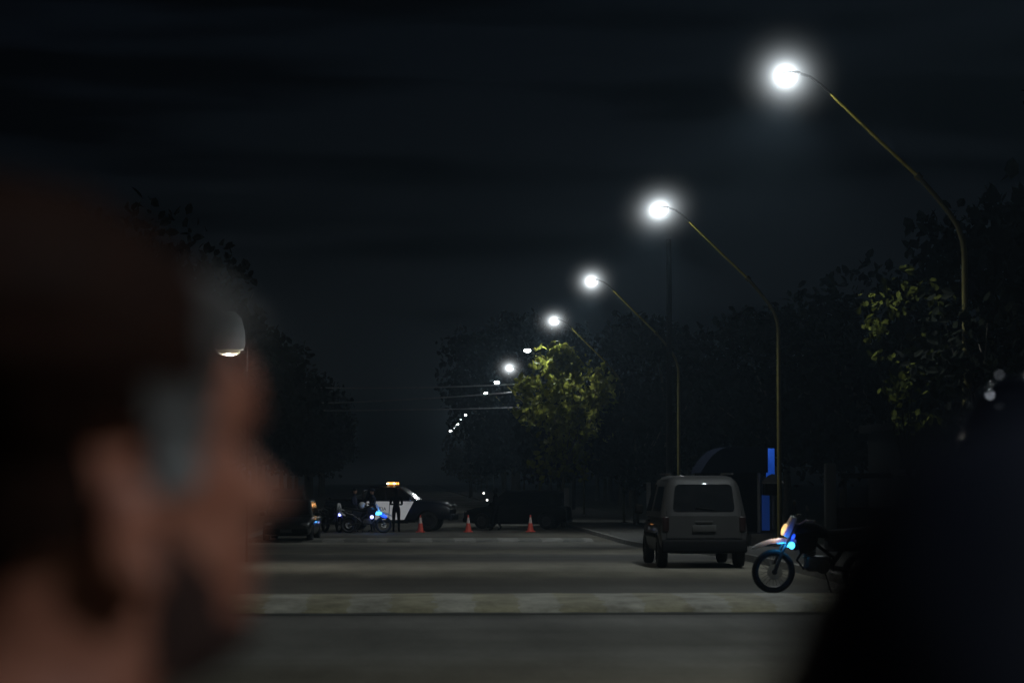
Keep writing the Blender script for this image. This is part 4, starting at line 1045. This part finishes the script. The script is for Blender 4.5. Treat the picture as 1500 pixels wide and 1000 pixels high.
# ------------------------------------------------------------------ the man close to the camera
def head_mesh():
    """profile-built head, face to +x, chin at z 0, left +y; returns verts grid"""
    keys = [(-.16, -.030, -.165, .075), (-.10, -.012, -.140, .062), (-.05, .006, -.128, .059), (-.022, .030, -.122, .058), (-.006, .062, -.116, .056), (.004, .082, -.112, .055), (.018, .090, -.108, .058),
            (.035, .086, -.105, .061), (.048, .093, -.106, .063), (.056, .088, -.106, .064), (.066, .095, -.107, .066), (.080, .090, -.109, .068), (.10, .091, -.112, .071), (.12, .089, -.115, .073),
            (.136, .084, -.119, .075), (.155, .096, -.122, .077), (.18, .093, -.124, .077), (.20, .082, -.120, .074), (.218, .062, -.106, .066), (.23, .038, -.084, .052), (.238, .008, -.05, .03)]
    n = 96; rows = []
    def lerp_key(z):
        for a, b in zip(keys, keys[1:]):
            if a[0] <= z <= b[0]:
                t = (z - a[0]) / (b[0] - a[0]); t = t * t * (3 - 2 * t) * .5 + t * .5
                return [a[i] + (b[i] - a[i]) * t for i in (1, 2, 3)]
        return keys[-1][1:]
    zs = [-.16 + (.398) * i / 110 for i in range(111)]
    for z in zs:
        xf, xb, w_ = lerp_key(z); cx = (xf + xb) / 2; rx_ = (xf - xb) / 2; row = []
        for k in range(n):
            a = 2 * PI * k / n; ca, sa = math.cos(a), math.sin(a); e_ = 2 / 2.35
            x = cx + rx_ * math.copysign(abs(ca) ** e_, ca); y = w_ * math.copysign(abs(sa) ** e_, sa)
            if ca > 0:
                # nose, eye sockets, cheek bones, lips
                t = max(0, min(1, (.146 - z) / .046)); nz_ = (t ** 1.2) * .034 if z > .098 else max(0, 1 - (.098 - z) / .013) * .034
                sg = .0105 + .006 * t
                x += nz_ * math.exp(-(y / sg) ** 2)
                x -= .010 * math.exp(-((abs(y) - .031) / .014) ** 2 - ((z - .136) / .010) ** 2)
                x += .004 * math.exp(-((abs(y) - .045) / .016) ** 2 - ((z - .11) / .014) ** 2)
                x += .004 * math.exp(-(y / .022) ** 2) * (math.exp(-((z - .066) / .005) ** 2) + math.exp(-((z - .049) / .006) ** 2))
            row.append(Vector((x, y, z)))
        rows.append(row)
    return rows, n
def make_man():
    Yd = 1.62; S = 1.0
    r = empty('person', (0, 0, 0), 0, 'man in profile close to the camera with dark greying hair, out of focus', 'person')
    rows, n = head_mesh()
    # pose: look right along the street, turned a little away, chin dropped
    rot = Euler((0, R(-2), R(27)), 'XYZ').to_matrix()
    brow_px = at(364, 612, Yd)
    brow_l = rot @ Vector((.096, 0, .155))
    off = brow_px - brow_l
    T = lambda p: rot @ Vector(p) + off
    mb = MB()
    flat = [T(p) for row in rows for p in row]
    fs = []
    for i in range(len(rows) - 1):
        for k in range(n): fs.append((i * n + k, i * n + (k + 1) % n, (i + 1) * n + (k + 1) % n, (i + 1) * n + k))
    fs.append(tuple((len(rows) - 1) * n + k for k in range(n)))
    mb.add(flat, fs)
    # ears
    for s in (-1, 1):
        for (c, rr, e) in (((-.018, s * .080, .086), (.022, .010, .034), (0, .25, s * -.35)), ((-.012, s * .083, .060), (.013, .010, .014), (0, 0, 0)), ((-.030, s * .086, .096), (.010, .008, .026), (0, .25, s * -.3))):
            e2 = MB().ell((0, 0, 0), rr, rot=e, u=14, v=10)
            mb.add([T(p + Vector(c)) for p in e2.v], e2.f)
    me = mb.mesh('body', M['manskin'], angle=None)
    o = bpy.data.objects.new('body', me); COL.objects.link(o); o.parent = r
    # eyes
    for s in (-1, 1):
        e2 = MB().ell(T((.060, s * .031, .136)), (.012, .012, .012), u=14, v=10); e2.build('eye', M['eyewhite'], r)
        b2 = MB().tube([T((.094, s * .014, .156)), T((.088, s * .035, .161)), T((.070, s * .054, .156))], [.004, .005, .003], 6); b2.build('eyebrow', M['hairdark'], r)
    # hair shell and beard shell follow the head surface
    def shell(test, thick, mat, nm, wob, second=None, zone=None):
        sel = {}
        mb2 = MB(); vs3 = []
        for i, row in enumerate(rows):
            for k, p in enumerate(row):
                if not test(p): continue
                c = Vector(((-.015), 0, max(.02, min(.16, p.z * .9))))
                d_ = (p - c).normalized()
                t = thick(p) + wob * noise.noise(p * 90) + wob * noise.noise(p * 220)
                sel[(i, k)] = len(vs3); vs3.append(T(p + d_ * t))
        fs3 = []
        for i in range(len(rows) - 1):
            for k in range(n):
                q = [(i, k), (i, (k + 1) % n), (i + 1, (k + 1) % n), (i + 1, k)]
                if all(x in sel for x in q): fs3.append(tuple(sel[x] for x in q))
        if (len(rows) - 1, 0) in sel: fs3.append(tuple(sel[(len(rows) - 1, k)] for k in range(n)))
        mb2.add(vs3, fs3)
        if second:
            src = {v: rows[i][k] for (i, k), v in sel.items()}
            mb2.m = [1 if zone(sum((src[q] for q in f_), Vector()) / len(f_)) else 0 for f_ in fs3]
        return mb2.build(nm, [mat, second] if second else mat, r, angle=None)
    def is_hair(p):
        if p.z > .200 - max(0, .05 - p.x) * .45: return True
        if p.x < -.035 and p.z > .075 - max(0, -p.x - .06) * .9: return True
        if p.x < .030 and p.z > .150: return True
        if -.012 < p.x < .034 - (.15 - p.z) * .2 and p.z > .106 and abs(p.y) > .05: return True
        return False
    shell(is_hair, lambda p: .010 + .020 * max(0, min(1, (p.z - .16) / .07)) + .080 * max(0, min(1, (p.z - .13) / .09)) * max(0, min(1, (.015 - p.x) / .10)), M['hairdark'], 'hair', .003, M['hairgrey'],
          lambda p: (p.x > .022 and p.z < .226) or (p.x > -.014 and p.z < .172))
    shell(lambda p: (p.z < .028 + max(0, .075 - p.x) * .95 and p.z > -.012 and -.004 < p.x < .078 - .5 * abs(p.y) * (p.z > .03)) or (-.012 < p.z < .022 and p.x > .0), lambda p: .003, M['beard'], 'beard', .0015)
    # torso under the head, mostly below the picture
    nb = T((-.085, 0, -.12))
    hgt = nb.z
    sk = make_torso((nb.x, nb.y), hgt, R(24))
    for ob in sk: ob.parent = r
    return r
def make_torso(xy, neck_z, rz):
    """clothed body from feet to collar: trousers and jacket, feet on the road"""
    k = neck_z / 1.49
    Rz = Matrix.Rotation(rz, 3, 'Z')
    def P(x, y, z): return Rz @ Vector((x * k, y * k, 0)) + Vector((xy[0], xy[1], z * k))
    out = []
    rings = []
    for (z, a, b_) in ((.86, .14, .19), (.95, .135, .185), (1.10, .12, .165), (1.26, .13, .19), (1.36, .125, .215), (1.42, .10, .19), (1.46, .08, .11), (1.50, .07, .075)):
        rings.append([P(a * math.cos(t), b_ * math.sin(t), z) for t in [2 * PI * i / 24 for i in range(24)]])
    j = MB().loft(rings)
    for s in (-1, 1):
        j.tube([P(0, s * .17, 1.40), P(-.01, s * .225, 1.30), P(-.03, s * .26, 1.10), P(.02, s * .27, .92), P(.05, s * .265, .86)], [.07 * k, .066 * k, .054 * k, .046 * k, .042 * k], 14)
    out.append(j.build('jacket', M['jacketbrown'], None, angle=None))
    t = MB()
    for s in (-1, 1):
        t.tube([P(0, s * .085, .92), P(.01, s * .10, .70), P(.02, s * .105, .48), P(-.01, s * .11, .10)], [.115 * k, .10 * k, .072 * k, .055 * k], 14)
    t.ell(P(0, 0, .88), (.15 * k, .18 * k, .12 * k))
    out.append(t.build('trousers', M['blackcloth'], None, angle=None))
    f_ = MB()
    for s in (-1, 1): f_.ell(P(.06, s * .115, .045), (.14 * k, .05 * k, .045 * k), rot=(0, 0, rz))
    out.append(f_.build('shoe', M['shoe'], None, angle=None))
    h_ = MB()
    for s in (-1, 1):
        b0 = P(.055, s * .265, .80); h_.ell(b0, (.035, .02, .05), rot=(0, 0, rz))
        for i in range(4):
            q = P(.035 + .018 * i, s * .265, .75); h_.tube([q, q + Vector((0, 0, -.045)), q + Rz @ Vector((.008, -s * .018, -.078 + abs(i - 1.5) * .008))], [.0095, .0085, .0065], 6)
        q = P(.085, s * .262, .81); h_.tube([q, q + Rz @ Vector((.022, -s * .01, -.03)), q + Rz @ Vector((.02, -s * .018, -.06))], [.011, .010, .007], 6)
    out.append(h_.build('hand', M['manskin'], None, angle=None))
    return out
def skin_mat():
    m, N, L = newmat('man_skin'); b = N['Principled BSDF']
    tc = N.new('ShaderNodeTexCoord'); nz = N.new('ShaderNodeTexNoise'); nz.inputs['Scale'].default_value = 22; nz.inputs['Detail'].default_value = 7
    L.new(tc.outputs['Object'], nz.inputs['Vector'])
    cr = N.new('ShaderNodeValToRGB'); e = cr.color_ramp.elements
    e[0].position = .3; e[0].color = (.30, .10, .06, 1); e[1].position = .7; e[1].color = (.50, .21, .14, 1)
    L.new(nz.outputs['Fac'], cr.inputs['Fac']); L.new(cr.outputs['Color'], b.inputs['Base Color'])
    b.inputs['Roughness'].default_value = .45; b.inputs['Subsurface Weight'].default_value = 0
    bp = N.new('ShaderNodeBump'); bp.inputs['Strength'].default_value = .15; bp.inputs['Distance'].default_value = .002
    L.new(nz.outputs['Fac'], bp.inputs['Height']); L.new(bp.outputs['Normal'], b.inputs['Normal'])
    return m
def hair_mat():
    """dark hair that goes grey in patches"""
    m, N, L = newmat('greying_hair'); b = N['Principled BSDF']
    tc = N.new('ShaderNodeTexCoord'); nz = N.new('ShaderNodeTexNoise'); nz.inputs['Scale'].default_value = 9; nz.inputs['Detail'].default_value = 5
    L.new(tc.outputs['Object'], nz.inputs['Vector'])
    cr = N.new('ShaderNodeValToRGB'); e = cr.color_ramp.elements
    e[0].position = .35; e[0].color = (.05, .045, .042, 1); e[1].position = .62; e[1].color = (.24, .24, .24, 1)
    L.new(nz.outputs['Fac'], cr.inputs['Fac']); L.new(cr.outputs['Color'], b.inputs['Base Color']); b.inputs['Roughness'].default_value = .5
    return m
M['manskin'] = skin_mat(); M['hairgrey'] = hair_mat()
M['hairdark'] = pbr('dark_hair', (.020, .0075, .0045), .75, spec=.15, var=.4, scale=60); M['beard'] = pbr('dark_stubble', (.035, .013, .009), .8, var=.3, scale=40)
M['eyewhite'] = pbr('eye', (.5, .48, .45), .2); M['jacketbrown'] = pbr('brown_cloth', (.10, .065, .04), .9, var=.2, scale=30)
make_man()

# ------------------------------------------------------------------ two dark people at the edge of the view
M['navycloth'] = pbr('navy_rain_jacket', (.012, .015, .028), .55, var=.2, scale=16)
nv = [M['navycloth'], M['navycloth'], M['blackcloth'], M['shoe']]
a = at(1585, 900, .95)
g = make_person((a.x, .95, 0), R(70), 'person in a dark hooded jacket standing so close they blur into a black shape', nv, .99, hair=True)
hd = MB(); hd.ell((.0, 0, 1.64), (.130, .130, .16), u=28, v=18); hd.ell((-.03, 0, 1.53), (.15, .16, .10), u=24, v=14)
hd.build('hood', M['navycloth'], g, angle=None)
a = at(1500, 640, 6.5)
g = make_person((a.x, 6.5, 0), R(120), 'person in a glossy dark helmet and navy jacket behind the blurred dark shape', nv, 1.10, hair=False)
hz = 1.66
hs = MB(); hs.ell((.015, 0, hz + .02), (.16, .135, .165), u=28, v=18)
hs = hs.build('helmet', M['helmetnavy'], g)
MB().ell((.075, 0, hz + .01), (.108, .122, .07), u=20, v=12).build('visor', M['glass'], hs)
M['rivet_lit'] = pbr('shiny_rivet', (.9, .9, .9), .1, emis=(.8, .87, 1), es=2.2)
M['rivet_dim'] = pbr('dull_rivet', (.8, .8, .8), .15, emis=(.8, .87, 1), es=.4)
for (px, py, mt) in ((1464, 549, 'rivet_dim'), (1450, 578, 'rivet_lit')):  # tiny emissive dots painted in as glints on the helmet edge
    q = at(px, py, 6.42); q = Euler((0, 0, R(120))).to_matrix().inverted() @ (q - Vector((a.x, 6.5, 0))) / 1.10
    MB().ell(q, (.0032, .0032, .0032), u=10, v=6).build('rivet', M[mt], hs)
